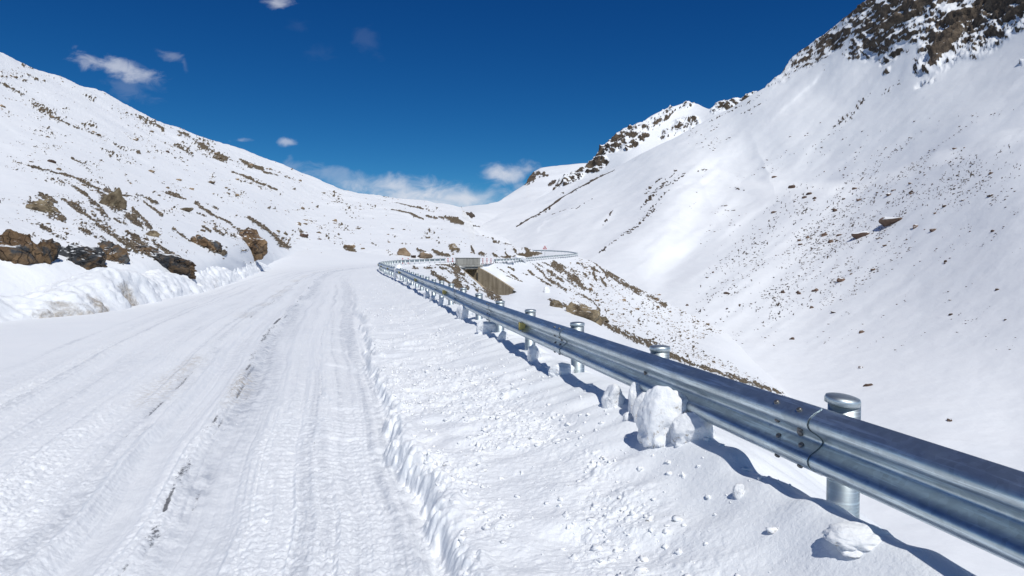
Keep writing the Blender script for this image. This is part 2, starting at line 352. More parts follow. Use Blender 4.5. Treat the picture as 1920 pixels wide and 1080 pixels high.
def roadz(Y): return np.interp(Y, [-50, 9, 13, 18, 24, 30, 36, 45, 60, 75, 90, 102, 114, 130], [0, 0, .04, .09, .13, .20, .27, .36, .52, .70, .92, 1.10, 1.28, 1.5])
def wfac(Y): return 1+.42*(1-np.exp(-np.clip(Y-4, 0, None)/14))
def road_surface(X, Y):
    u = X-railx(Y); v = u/wfac(Y); z = roadz(Y); s = Y
    near = sstep(60, 20, Y)
    # left: smooth strip of untouched snow, then churned lanes
    wig = .06*vn(Y*.35, 0*Y, seed=5)+.03*vn(Y*1.1, 0*Y, seed=6)
    vv = v+wig*.6
    churn = sstep(-6.6, -5.9, vv+.35*fbm(X*.8, Y*.5, seed=8, oct=3))*sstep(-1.6, -1.75, vv)
    h = .035*(1-sstep(-7.0, -6.0, vv))+.02*fbm(X*.25, Y*.25, seed=3, oct=3)
    h = h+.03*fbm(X*.6, Y*.3, seed=31, oct=3)*sstep(-6, -7.2, vv)
    # streaks along the wheel paths
    h = h+churn*near*(.020*fbm(vv*5.5, Y*.10, seed=10, oct=3)+.018*fbm(vv*15, Y*.12, seed=12, oct=3, gain=.6))
    h = h+churn*(.030*np.exp(-((vv+4.35)/.16)**2)+.022*np.exp(-((vv+5.3)/.2)**2)-.018*np.exp(-((vv+4.85)/.2)**2)-.016*np.exp(-((vv+5.8)/.18)**2))*near
    rutA = np.exp(-((vv+3.53)/.15)**4); rutB = np.exp(-((vv+3.0)/.22)**4); rutC = np.exp(-((vv+2.62)/.13)**4); rutD = np.exp(-((vv+2.05)/.16)**4)
    h = h-.040*rutA-.045*rutB-.006*rutC-.024*rutD
    h = h+.028*np.exp(-((vv+3.72)/.06)**2)*(1+.5*fbm(Y*2, vv*3, seed=14, oct=2))+.016*np.exp(-((vv+3.30)/.05)**2)
    rough = churn*(1-.9*rutA)*(1-.75*rutB)
    chn = cellbumps(X*25, Y*19, 21, .35)*.014+cellbumps(X*40, Y*32, 22, .6)*.009+(.012*fbm(X*17, Y*13, seed=23, oct=4, gain=.7)+.010*np.abs(fbm(X*30, Y*22, seed=231, oct=2)))
    strips = .35+.65*sstep(-.15, .35, fbm(vv*2.2, Y*.12, seed=24, oct=3))
    rightlane = sstep(-2.9, -2.7, vv)
    h = h+(.3+.7*rough)*churn*.007*fbm(X*42, Y*22, seed=232, oct=3, gain=.75)*sstep(26, 8, Y)+rough*chn*strips*(1-.65*rightlane)*sstep(40, 10, Y)
    # tread print in the right-hand lane
    tread = rightlane*sstep(-1.8, -2.0, vv)*near
    ph = fbm(X*3, Y*1.2, seed=26, oct=2)
    h = h+tread*(.0035*np.sin(Y*62+vv*20*np.sign(vn(vv*3.5, 0*Y, seed=27))+ph*5)*(.35+.65*sstep(-.3, .3, fbm(vv*5, Y*.5, seed=28, oct=2)))+.005*fbm(X*34, Y*20, seed=29, oct=3, gain=.7)+.005*cellbumps(X*36, Y*30, 25, .5))*sstep(22, 8, Y)
    h = h+churn*near*.013*fbm(vv*11, Y*.35, seed=270, oct=4, gain=.65)
    # small broken lip inside the ridge
    e2 = vv+2.28+.06*vn(Y*1.3, 0*Y, seed=33)+.025*vn(Y*6, 0*Y, seed=34)
    h = h+.022*sstep(-.035, .02, e2)*sstep(.5, .1, e2)*sstep(-.5, .2, vn(Y*1.8, 0*Y, seed=35))
    # the ridge the plough left, then the raised shoulder
    e = v+1.72+.06*vn(Y*.55, 0*Y, seed=40)+.05*vn(Y*2.1, 0*Y, seed=41)+.034*vn(Y*6.5, X*13, seed=42)+.014*vn(Y*14, X*24, seed=43)+.006*vn(Y*31, X*45, seed=431)
    amp = .10+.035*vn(Y*1.2, 0*Y, seed=44)+.03*vn(Y*5, X*3, seed=441)
    fall = np.interp(Y, [0, 12, 28, 60], [1, .85, .45, .3])
    h = h+amp*fall*sstep(-.065, .04, e)-.035*fall*np.exp(-((e+.10)/.07)**2)+.03*fall*np.exp(-((e-.08)/.08)**2)*(1+.6*vn(Y*3.3, 0*Y, seed=45))
    rim = np.exp(-((e-.01)/.10)**2)*fall; h = h+rim*(.04*(cellbumps(X*11+.6*vn(X*9, Y*9, seed=461), Y*9, 46, .55)-.2)+.030*fbm(X*13, Y*11, seed=47, oct=4, gain=.6))*sstep(40, 10, Y)
    sh = sstep(0, .1, e)
    p = np.interp(u, [-1.75, -1.2, -.8, -.45, -.1, .12, .3], [.0, .03, .07, .165, .265, .305, .30])
    h = h+sh*p*np.interp(Y, [0, 14, 35], [1, .9, .8])+.11*np.exp(-((u+.10)/.20)**2)*np.exp(-((Y-3.0)/1.3)**2)
    lumpy = sh*sstep(-.25, -.75, u)
    cl = .25+.75*sstep(-.05, .5, fbm(X*1.6, Y*1.1, seed=50, oct=3)+.25*sstep(-.5, -1.0, u))
    h = h+lumpy*cl*(cellbumps(X*15+.5*vn(X*30, Y*30, seed=511), Y*15, 51, .35)*.020+cellbumps(X*31, Y*31, 52, .5)*.012+.026*fbm(X*9, Y*9, seed=53, oct=5, gain=.66))*sstep(50, 14, Y)
    h = h+sh*.022*fbm(X*1.3, Y*1.3, seed=54, oct=3)+sh*.05*sstep(-.5, 0, u)*fbm(X*.9+3, Y*1.7, seed=55, oct=3)
    # crest under the rail and the slope down to the valley
    crest = .16+.14*vn(Y*.7, 0*Y, seed=56)-.23*sstep(4.7, 3.9, Y)
    d = np.clip(u-crest, 0, None)*.97; steep = np.interp(Y, [0, 34, 44], [.74, .74, 2.0])
    drop = np.where(d > 0, np.sqrt(d*d+.09)-.3, 0)*steep
    z2 = z+h-drop*1.0
    # left of the road the ground rises gently under the hill
    lft = np.clip(-u-np.interp(Y, [0, 16, 21, 45, 75, 100], [11.5, 11.3, 9.8, 9.8, 12, 13]), 0, None)
    z2 = z2+.12*lft
    asph = np.zeros_like(X); slush_shade = np.zeros_like(X)
    for vc, w, k, sd in ((-3.275, .022, 1.0, 60), (-3.215, .018, .7, 65), (-3.12, .02, .45, 66), (-3.90, .03, .66, 61), (-3.97, .02, .5, 67), (-2.36, .014, .42, 62), (-4.6, .02, .4, 63)):
        band = np.exp(-((vv-vc)/w)**2); nz = vn(Y*1.15, vv*9, seed=sd)*.8+vn(Y*3.6, vv*22, seed=sd+7)*.55+vn(Y*.35, 0*Y, seed=sd+3)*.35
        asph = np.maximum(asph, band*k*sstep(-.05, .75, nz)*1.15)
        slush_shade = np.maximum(slush_shade, np.exp(-((vv-vc-.06)/(w*3.2))**2)*sstep(-.15, .6, vn(Y*.55, vv*3, seed=sd+11)+.3*vn(Y*2, vv*6, seed=sd+12))*k)
    for yc, yl, k in ((13.1, 1.3, .95), (4.85, .4, .82), (3.75, .25, .8), (10.6, 1.1, .74), (6.2, .4, .6), (14.8, 1.2, .72), (8.0, .7, .55)):
        asph = np.maximum(asph, np.exp(-((vv+3.27+.03*vn(Y*4, 0*Y, seed=68))/.042)**2)*np.exp(-((Y-yc)/yl)**2)*k*.8)
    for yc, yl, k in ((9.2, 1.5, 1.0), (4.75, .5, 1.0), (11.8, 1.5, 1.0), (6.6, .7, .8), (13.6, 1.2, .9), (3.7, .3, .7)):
        slush_shade = np.maximum(slush_shade, np.exp(-((vv+3.14)/.13)**2)*np.exp(-((Y-yc)/yl)**2)*k)
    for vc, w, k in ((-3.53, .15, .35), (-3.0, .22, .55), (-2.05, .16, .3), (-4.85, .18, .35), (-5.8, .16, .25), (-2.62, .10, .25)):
        slush_shade = np.maximum(slush_shade, k*np.exp(-((vv-vc)/w)**4)*(.55+.45*vn(Y*.5, vv*4, seed=64)))
    slush_shade = np.maximum(slush_shade, .55*churn*sstep(.12, .42, fbm(vv*7, Y*.035, seed=69, oct=4, gain=.65)))  # compacted strips; their grey also stands in for weak shading of the ruts
    slush_shade = np.maximum(slush_shade, .75*np.exp(-((vv+3.08)/.14)**4)*sstep(-.3, .4, vn(Y*.22, 0*Y, seed=71)))
    z2 = z2-.02*asph*near
    dirt = np.exp(-((vv+3.23)/.12)**2)*np.exp(-((Y-8.3)/1.0)**2)+.8*np.exp(-((vv+4.05)/.18)**2)*sstep(.2, .7, vn(Y*.5, vv*2, seed=70))*.6
    return z2, u, v, np.clip(asph, 0, 1), np.clip(dirt, 0, 1), np.clip(slush_shade, 0, 1)
def build_road():
    cols = np.concatenate([np.arange(-900, -60, 14.), np.arange(-60, 300, 2.4), np.arange(300, 1980, 1.75), np.arange(1980, 2900, 14.)])
    rows = np.concatenate([np.arange(-8, 2.6, .25), 1920/(np.arange(1230, 545, -.85)-490.)])
    rows = rows[(rows < 34)]; rows = np.concatenate([rows[rows < 2.6], np.sort(rows[rows >= 2.6]), np.arange(34.2, 60, .3), np.arange(60, 128, .6)])
    Yg, Pg = np.meshgrid(rows, cols, indexing='ij'); W = np.maximum(Yg, 2.6); X = (Pg-HX)/F*W
    z, u, v, a, d, s = road_surface(X, Yg)
    P = np.stack([X, Yg, z], -1); P[..., 2] = np.maximum(P[..., 2], -24)
    bad = (u > 32) | (X < railx(Yg)-34)
    keep = ~(bad[1:, 1:] & bad[:-1, :-1])
    keep &= ~((Yg[1:, 1:] > 100) & (X[1:, 1:] > railx(Yg[1:, 1:])+.4))
    o = link('road', mesh_np('road', P[::-1], gridfaces(*X.shape, keep=keep[::-1]), {'rock': np.zeros_like(X), 'asphalt': a[::-1], 'dirt': d[::-1], 'slush_shade': s[::-1]}), M['road'])
    tag(o, 'snow covered mountain road with wheel tracks and bare asphalt streaks', None, None, 'structure')
build_road()
def ground(X, Y):
    z = road_surface(np.array([X], float), np.array([Y], float))[0]; return float(z[0])

# ------------------------------------------------------------------ terrain sheets
class Sheet:
    def __init__(s, px, top, bot, nr, depth, power=1.0, lam=1e-4):
        s.px = np.asarray(px, float); tp = np.interp(s.px, *zip(*top)); bt = np.interp(s.px, *zip(*bot))
        t = np.linspace(0, 1, nr)**power; s.PX = np.tile(s.px, (nr, 1)); s.PY = tp[None, :]+(bt-tp)[None, :]*t[:, None]; s.T = np.tile(t[:, None], (1, len(s.px)))
        s.tps = TPS(depth, lam); s.D = s.tps(s.PX, s.PY); s.P = at(s.PX, s.PY, s.D); s.N = gnormals(s.P)
    def displace(s, d): s.P = s.P+s.N*d[..., None]; s.N = gnormals(s.P)
    def build(s, name, mat, attrs, back=((6, -3), (30, -20)), keep=None, skirt=()):
        P = s.P; A = {k: v for k, v in attrs.items()}
        rows = []
        for (dy, dz) in back:
            r = P[0].copy(); r[:, 0] *= 1+dy/np.maximum(r[:, 1], 1); r[:, 1] += dy; r[:, 2] += dz; rows.append(r)
        nb = len(rows); G = np.concatenate([np.array(rows[::-1]), P], 0) if nb else P
        A = {k: np.concatenate([np.repeat(v[:1], nb, 0), v], 0) if nb else v for k, v in A.items()}
        kk = None
        if keep is not None:
            q = keep[1:, 1:] & keep[:-1, :-1]; kk = np.concatenate([np.ones((nb, q.shape[1]), bool), q], 0)
        for (e, dz) in skirt:                           # the ground carries on below the lower and right-hand borders
            r = G[-1:].copy(); r[..., 1] -= e; r[..., 2] += dz; G = np.concatenate([G, r], 0); A = {k: np.concatenate([v, v[-1:]*0], 0) for k, v in A.items()}
            c_ = G[:, -1:].copy(); c_[..., 0] += e; c_[..., 2] += dz; G = np.concatenate([G, c_], 1); A = {k: np.concatenate([v, v[:, -1:]*0], 1) for k, v in A.items()}
            if kk is not None: kk = np.pad(kk, ((0, 1), (0, 1)), constant_values=True)
        s.obj = link(name, mesh_np(name, G, gridfaces(G.shape[0], G.shape[1], kk), A), mat); tag(s.obj, kind='structure'); return s
    def pick(s, px, py):
        j = int(np.clip(np.searchsorted(s.px, px), 1, len(s.px)-1)); col = s.PY[:, j]; i = int(np.clip(np.searchsorted(col, py), 0, len(col)-1))
        return s.P[i, j], s.N[i, j]
    def pickmany(s, px, py):
        j = np.clip(np.searchsorted(s.px, px), 1, len(s.px)-1); tp = s.PY[0, j]; bt = s.PY[-1, j]
        i = np.clip(((py-tp)/(bt-tp)*(s.PY.shape[0]-1)).astype(int), 0, s.PY.shape[0]-1)
        ok = (py > tp) & (py < bt); return s.P[i, j], s.N[i, j], ok
# ---- left hill
HILL_TOP = [(-160, 30), (0, 98), (40, 115), (80, 132), (130, 152), (200, 178), (230, 193), (290, 223), (340, 239), (410, 263), (450, 277), (520, 305), (600, 337), (640, 352), (680, 362), (750, 371), (800, 378), (840, 384), (866, 389), (878, 408), (890, 431), (905, 441), (950, 455), (985, 465), (1010, 474), (1018, 478)]
HILL_BOT = [(-160, 612), (0, 602), (150, 587), (300, 572), (420, 542), (500, 522), (600, 505), (720, 493.5), (860, 491.5), (905, 489.5), (950, 487), (1000, 482), (1018, 478.6)]
hill = Sheet(np.arange(-160, 1018.5, 1.5), HILL_TOP, HILL_BOT, 330, [
    (-160, 612, 16.5), (0, 602, 19.6), (150, 587, 22.2), (300, 572, 26.8), (420, 542, 38.8), (460, 530, 50), (500, 522, 76), (600, 505, 100),  (-160, 560, 16.5), (-160, 450, 21), (-160, 300, 46), (-160, 150, 105), (-160, 30, 165), (0, 565, 19.6), (0, 530, 19.9), (0, 490, 20.8), (0, 440, 23), (0, 380, 33), (0, 300, 62), (0, 200, 125), (0, 100, 210),
    (150, 550, 22.2), (150, 500, 23), (150, 450, 26), (150, 390, 39), (150, 300, 86), (150, 175, 250), (300, 530, 26.8), (300, 500, 27.6), (300, 455, 32), (300, 400, 55), (300, 330, 118), (300, 240, 320),
    (420, 508, 38.8), (420, 470, 42), (420, 420, 70), (420, 340, 190), (420, 276, 380), (460, 512, 50.5), (460, 490, 51.5), (460, 450, 62), (500, 496, 76), (500, 462, 84), (500, 400, 140), (500, 350, 235), (500, 302, 430),
    (600, 494, 100), (600, 470, 112), (600, 430, 160), (600, 380, 310), (600, 340, 480), (720, 491, 112), (720, 470, 126), (720, 430, 195), (720, 395, 350), (720, 368, 600),
    (860, 491, 122), (860, 472, 142), (860, 440, 220), (860, 410, 400), (860, 388, 760), (890, 433, 300), (930, 488, 134), (930, 468, 160), (930, 452, 225), (985, 484, 162), (985, 466, 205), (1018, 478, 188)])
def finish_hill():
    s = hill; X, Y, Z = s.P[..., 0], s.P[..., 1], s.P[..., 2]; px, py = s.PX, s.PY
    sc = np.clip(Y/60, .25, 6)
    s.displace(np.clip(Y, 20, 300)*.0032*fbm((px*.5-py*.86)/34, (px*.86+py*.5)/260, oct=4, seed=103)+np.clip(Y, 0, 300)*.0035*fbm(X/14, Y/22, oct=5, seed=100)+.05*sc*fbm(X/2.2, Y/3.2, oct=4, seed=101)+1.6*sstep(120, 300, Y)*fbm(X/60, Y/80, oct=3, seed=102))
    k = 1779/560
    segs = zz([(170, 40, 350, 95, 12), (350, 90, 480, 125, 16), (480, 125, 600, 182, 11), (425, 160, 540, 235, 38), (540, 240, 650, 345, 44), (610, 205, 700, 290, 90), (690, 280, 825, 385, 40), (370, 240, 530, 345, 34), (215, 380, 390, 475, 22),
               (530, 345, 690, 460, 62), (690, 460, 940, 590, 62), (480, 420, 640, 500, 26), (590, 515, 740, 600, 60), (760, 435, 930, 540, 32), (920, 490, 1060, 590, 50), (785, 295, 900, 405, 22), (670, 345, 780, 395, 22), (815, 210, 950, 260, 24),
               (860, 255, 965, 335, 20), (1030, 415, 1140, 490, 18), (1165, 250, 1215, 290, 24), (1215, 290, 1385, 385, 18), (1220, 250, 1300, 290, 13), (1170, 315, 1230, 335, 11), (1380, 390, 1490, 445, 26), (1480, 340, 1700, 500, 26), (1610, 440, 1725, 525, 34),
               (1280, 420, 1330, 450, 22), (1205, 400, 1250, 435, 18), (240, 210, 330, 260, 40), (180, 245, 370, 350, 60), (400, 560, 520, 600, 30), (960, 190, 1110, 235, 10), (1140, 475, 1330, 560, 40)], 0, 300, k)
    k2 = 3.0                                            # upper hill, zoom of (0,80)-(640,440)
    segs += zz([(0, 230, 200, 330, 26), (170, 330, 420, 470, 40), (420, 470, 560, 530, 10), (640, 575, 780, 625, 22), (160, 700, 330, 750, 9), (360, 745, 560, 830, 11), (760, 420, 830, 450, 34), (840, 460, 915, 495, 34), (1005, 510, 1075, 560, 46), (1075, 550, 1270, 650, 66), (990, 580, 1080, 625, 36),
                (1290, 640, 1340, 680, 20), (1350, 650, 1470, 715, 30), (1480, 735, 1660, 770, 9), (460, 455, 540, 475, 22), (470, 295, 525, 320, 24), (340, 360, 375, 400, 30), (120, 120, 190, 140, 16), (180, 205, 260, 225, 14), (560, 590, 680, 640, 8), (770, 855, 900, 905, 18), (1300, 735, 1560, 830, 10), (400, 655, 460, 685, 12),
                (660, 860, 740, 870, 8), (930, 840, 1010, 860, 8), (1100, 895, 1140, 930, 18)], 0, 80, k2)
    k3 = 3.0                                            # zoom of (400,200)-(1040,560)
    segs += zz([(450, 850, 500, 875, 16), (510, 830, 600, 860, 30), (610, 820, 690, 850, 18), (740, 790, 795, 820, 24), (1330, 785, 1380, 810, 26), (1500, 825, 1620, 845, 18), (1620, 845, 1840, 825, 16), (1270, 630, 1400, 660, 22), (1200, 620, 1260, 640, 14), (1000, 590, 1180, 640, 10), (1640, 800, 1650, 830, 8), (1690, 800, 1710, 830, 10), (1750, 800, 1790, 830, 16), (1000, 540, 1200, 580, 6), (850, 760, 930, 785, 5),
                (1140, 800, 1220, 830, 20), (1240, 815, 1330, 840, 14), (1450, 790, 1470, 830, 8)], 400, 200, k3)
    m = segmask(px, py, segs)
    al, ac = px*.87+py*.49, -px*.49+py*.87; up = sstep(340, 250, py)
    nz = fbm(al/22, ac/5, oct=4, seed=110)*1.0+fbm(px/2.6, py/2.0, oct=2, seed=111)*.55; brk = .9*vn(px/2.1, py/1.7, seed=116)+.5*vn(px/5, py/3.4, seed=117)
    rock = np.where(m > -1.5, .5+m*.55+nz*.95-.14+up*(brk*1.0-.36), 0)
    # fine scree where the hill is windblown
    scree = fbm((px+py*1.6)/60, (py-px*.38)/14, oct=4, seed=112); spk = vn(px/2.2, py/1.7, seed=113)*.6+vn(px/4.6, py/3.0, seed=114)*.5
    dens = sstep(.0, .55, scree)*sstep(520, 470, py)
    rock = np.maximum(rock, sstep(.52, .9, spk+dens*.32)*.85*sstep(.02, .35, dens))
    rock = np.clip(rock, 0, 1)
    rough = sstep(.45, .7, rock)
    s.displace(rough*np.clip(Y, 10, 300)*.0016*(.6+ridged(X/1.2, Y/1.2, Z/.8, oct=4, seed=115)))
    s.rock = rock; s.build('hill', M['hill'], {'rock': rock})
finish_hill()
# ---- far snowfields at the head of the valley
far = Sheet(np.arange(820, 1330, 1.4), [(820, 392), (860, 388), (890, 385), (920, 378), (940, 373), (960, 362), (985, 346), (992, 334), (1002, 322), (1015, 316), (1040, 313), (1066, 312), (1100, 308), (1330, 260)], [(820, 470), (900, 485), (1330, 500)], 130, [
    (820, 392, 900), (820, 450, 420), (880, 388, 1000), (890, 410, 620), (890, 440, 400), (940, 373, 1250), (960, 420, 700), (985, 346, 1450), (1000, 400, 900), (1000, 460, 500), (1066, 312, 1700), (1066, 380, 1200), (1330, 260, 1800), (1330, 470, 900)])
def finish_far():
    s = far; px, py = s.PX, s.PY; X, Y, Z = s.P[..., 0], s.P[..., 1], s.P[..., 2]
    s.displace(7*fbm(X/120, Y/200, oct=4, seed=120))
    m = segmask(px, py, [(988, 342, 1005, 326, 12), (1005, 326, 1025, 330, 8), (870, 403, 890, 407, 4), (852, 416, 912, 421, 4), (872, 426, 898, 431, 4), (1030, 345, 1040, 338, 8)])
    rock = np.clip(np.where(m > -1.5, .5+m*.5+.8*fbm(px/4, py/3, oct=3, seed=121), 0), 0, 1)
    s.displace(sstep(.45, .7, rock)*1.5*ridged(X/30, Y/30, Z/20, oct=3, seed=122))
    s.build('mountain', M['far'], {'rock': rock}, back=((120, -40), (600, -260)))
finish_far()
# ---- rocky ridge behind the right-hand slope
ridge = Sheet(np.arange(985, 1475, 1.2), [(985, 385), (1010, 368), (1030, 352), (1045, 338), (1060, 326), (1080, 316), (1098, 307), (1110, 292), (1124, 272), (1140, 258), (1165, 246), (1185, 237), (1215, 220), (1250, 206), (1290, 194), (1310, 198), (1330, 206), (1350, 198), (1372, 190), (1390, 186), (1410, 180), (1475, 150)], [(985, 420), (1475, 330)], 150, [
    (985, 385, 850), (985, 420, 780), (1100, 306, 900), (1120, 380, 780), (1185, 237, 900), (1185, 330, 780), (1290, 194, 980), (1290, 260, 860), (1290, 330, 760), (1390, 186, 900), (1390, 300, 740), (1475, 150, 880), (1475, 330, 700)])
def finish_ridge():
    s = ridge; px, py = s.PX, s.PY; X, Y, Z = s.P[..., 0], s.P[..., 1], s.P[..., 2]
    m = segmask(px, py, [(1062, 326, 1098, 312, 16), (1095, 312, 1130, 300, 20), (1100, 300, 1128, 272, 30), (1128, 275, 1165, 250, 30), (1160, 262, 1205, 232, 22), (1168, 256, 1188, 240, 20), (1205, 240, 1240, 222, 16), (1230, 228, 1262, 208, 12), (1250, 248, 1305, 230, 20), (1240, 255, 1260, 245, 12), (1275, 205, 1300, 196, 8), (1340, 212, 1372, 190, 14), (1358, 204, 1404, 184, 14), (1060, 342, 1085, 328, 14), (1030, 352, 1062, 334, 10), (1175, 275, 1215, 250, 9), (1395, 190, 1420, 180, 10)])
    base = np.clip(m+.9, 0, 1.6)/1.6; rough = sstep(.1, .55, base)
    s.displace(rough*(9*ridged(X/26, Y/26, Z/18, oct=5, seed=130)-2)+6*fbm(X/90, Y/90, oct=3, seed=131))
    steep = 1-s.N[..., 2]
    rock = np.where(m > -1.2, .30+m*.34+1.3*(steep-.42)+.5*fbm(px/4.5, py/3.2, oct=4, seed=132)+.25*vn(px/1.5, py/1.3, seed=133), 0)
    s.build('mountain', M['far'], {'rock': np.clip(rock, 0, 1)}, back=((60, -25), (400, -200)))
finish_ridge()
# ---- right-hand mountain with the valley floor at its foot
MTOP = [(880, 436), (893, 430), (940, 401), (1000, 373), (1020, 363), (1080, 336), (1140, 318), (1200, 290), (1260, 262), (1320, 232), (1400, 190), (1436, 168), (1448, 156), (1466, 140), (1480, 112), (1500, 96), (1530, 72), (1560, 52), (1600, 20), (1640, -10), (1700, -55), (1900, -170), (2250, -300)]
MBOT = [(880, 452), (1000, 500), (1100, 540), (1200, 640), (1300, 790), (1400, 940), (1500, 1060), (1700, 1130), (2250, 1200)]
mount = Sheet(np.arange(880, 2250, 1.6), MTOP, MBOT, 460, [
    (880, 440, 520), (893, 450, 430), (1000, 373, 640), (1000, 430, 420), (1000, 490, 300), (1080, 336, 690), (1080, 400, 450), (1090, 490, 270), (1140, 318, 670), (1160, 370, 500), (1180, 440, 320), (1180, 525, 225), (1200, 600, 165), (1260, 262, 660),
    (1260, 340, 455), (1290, 430, 310), (1290, 500, 235), (1330, 320, 470), (1400, 350, 400), (1400, 280, 520), (1400, 190, 640), (1450, 160, 620), (1400, 430, 290), (1400, 560, 185), (1360, 620, 152), (1300, 680, 118), (1400, 760, 95), (1400, 930, 66), (1500, 1050, 52),
    (1500, 350, 345), (1500, 260, 455), (1520, 180, 540), (1540, 90, 590), (1600, 20, 560), (1560, 420, 262), (1600, 340, 318), (1600, 220, 430), (1640, 110, 505), (1700, 150, 418), (1700, 40, 480), (1700, -50, 510), (1700, 300, 295),
    (1500, 640, 143), (1500, 740, 102), (1500, 900, 66), (1600, 500, 195), (1600, 580, 158), (1700, 400, 222), (1700, 500, 172), (1700, 620, 128), (1700, 720, 98), (1700, 850, 70), (1700, 1050, 45),
    (1820, 270, 250), (1820, 160, 340), (1820, 60, 410), (1930, 260, 212), (1930, 150, 280), (1930, 50, 345), (1930, -100, 400), (1920, 400, 153), (1920, 520, 122), (1920, 650, 98), (1920, 800, 76), (1920, 1000, 49), (2250, 1190, 36), (2250, 800, 62), (2250, 500, 98), (2250, 200, 165), (2250, -300, 300)], lam=.02)
def mount_relief():
    s = mount; px, py = s.PX, s.PY; wx = 7*vn(py/38, px/60, seed=158)+2.5*vn(py/12, px/20, seed=159)
    def dist(x0, y0, x1, y1):
        px = s.PX+wx; dx, dy = x1-x0, y1-y0; l = math.hypot(dx, dy); t = np.clip(((px-x0)*dx+(py-y0)*dy)/l/l, 0, 1); return ((px-x0)*dy-(py-y0)*dx)/l, np.hypot(px-x0-t*dx, py-y0-t*dy), t
    f = np.zeros_like(px)
    # nose of the middle spur, hollows either side of it
    _, d, t = dist(1285, 318, 1165, 520); f = f-.048*np.exp(-(d/62)**2)*np.sin(np.pi*np.clip(.12+.76*t, 0, 1))
    _, d, t = dist(1345, 345, 1255, 500); f = f+.045*np.exp(-(d/40)**2)
    _, d, t = dist(1200, 528, 1490, 372); f = f+.045*np.exp(-(d/30)**2)*np.sin(np.pi*np.clip(.1+.8*t, 0, 1))
    _, d, t = dist(1440, 320, 1330, 372); f = f+.05*np.exp(-(d/50)**2)*np.sin(np.pi*np.clip(.1+.8*t, 0, 1))
    # crest of the stony lobe in front of the upper slope, and the edge of the snow bench
    cr = np.interp(px, [1380, 1500, 1600, 1700, 1800, 1920, 2250], [372, 366, 356, 330, 300, 262, 170])+4*vn(px/55, 0*px, seed=149)
    f = f+.085*sstep(10, -22, py-cr)*sstep(1400, 1560, px)*np.exp(-np.clip(cr-22-py, 0, None)/150)
    be = np.interp(px, [1340, 1390, 1480, 1560], [330, 349, 347, 356]); f = f+.035*sstep(6, -14, py-be)*sstep(1290, 1450, px)*sstep(1600, 1490, px)*np.exp(-np.clip(be-14-py, 0, None)/60)
    # wind drifts and slide scars: one sharp lit edge each
    for x0, y0, x1, y1, w, h in ((1000, 445, 1034, 404, 9, .012), (1034, 404, 1080, 393, 7, .008), (1190, 299, 1262, 281, 10, .012), (1262, 281, 1340, 267, 9, .012), (1450, 228, 1560, 118, 16, .010), (1206, 520, 1246, 462, 12, .004), (1480, 520, 1400, 600, 20, .006), (1700, 260, 1560, 330, 26, .010), (1880, 170, 1700, 290, 30, .010)):
        sd, d, t = dist(x0, y0, x1, y1); e = np.where(sd > 0, np.exp(-(d/w)**2), np.exp(-(d/(w*.3))**2)); f = f-.6*h*e*np.sin(np.pi*np.clip(.08+.84*t, 0, 1))
    s.D = s.D*(1+f); s.P = at(px, py, s.D); s.N = gnormals(s.P)
mount_relief()
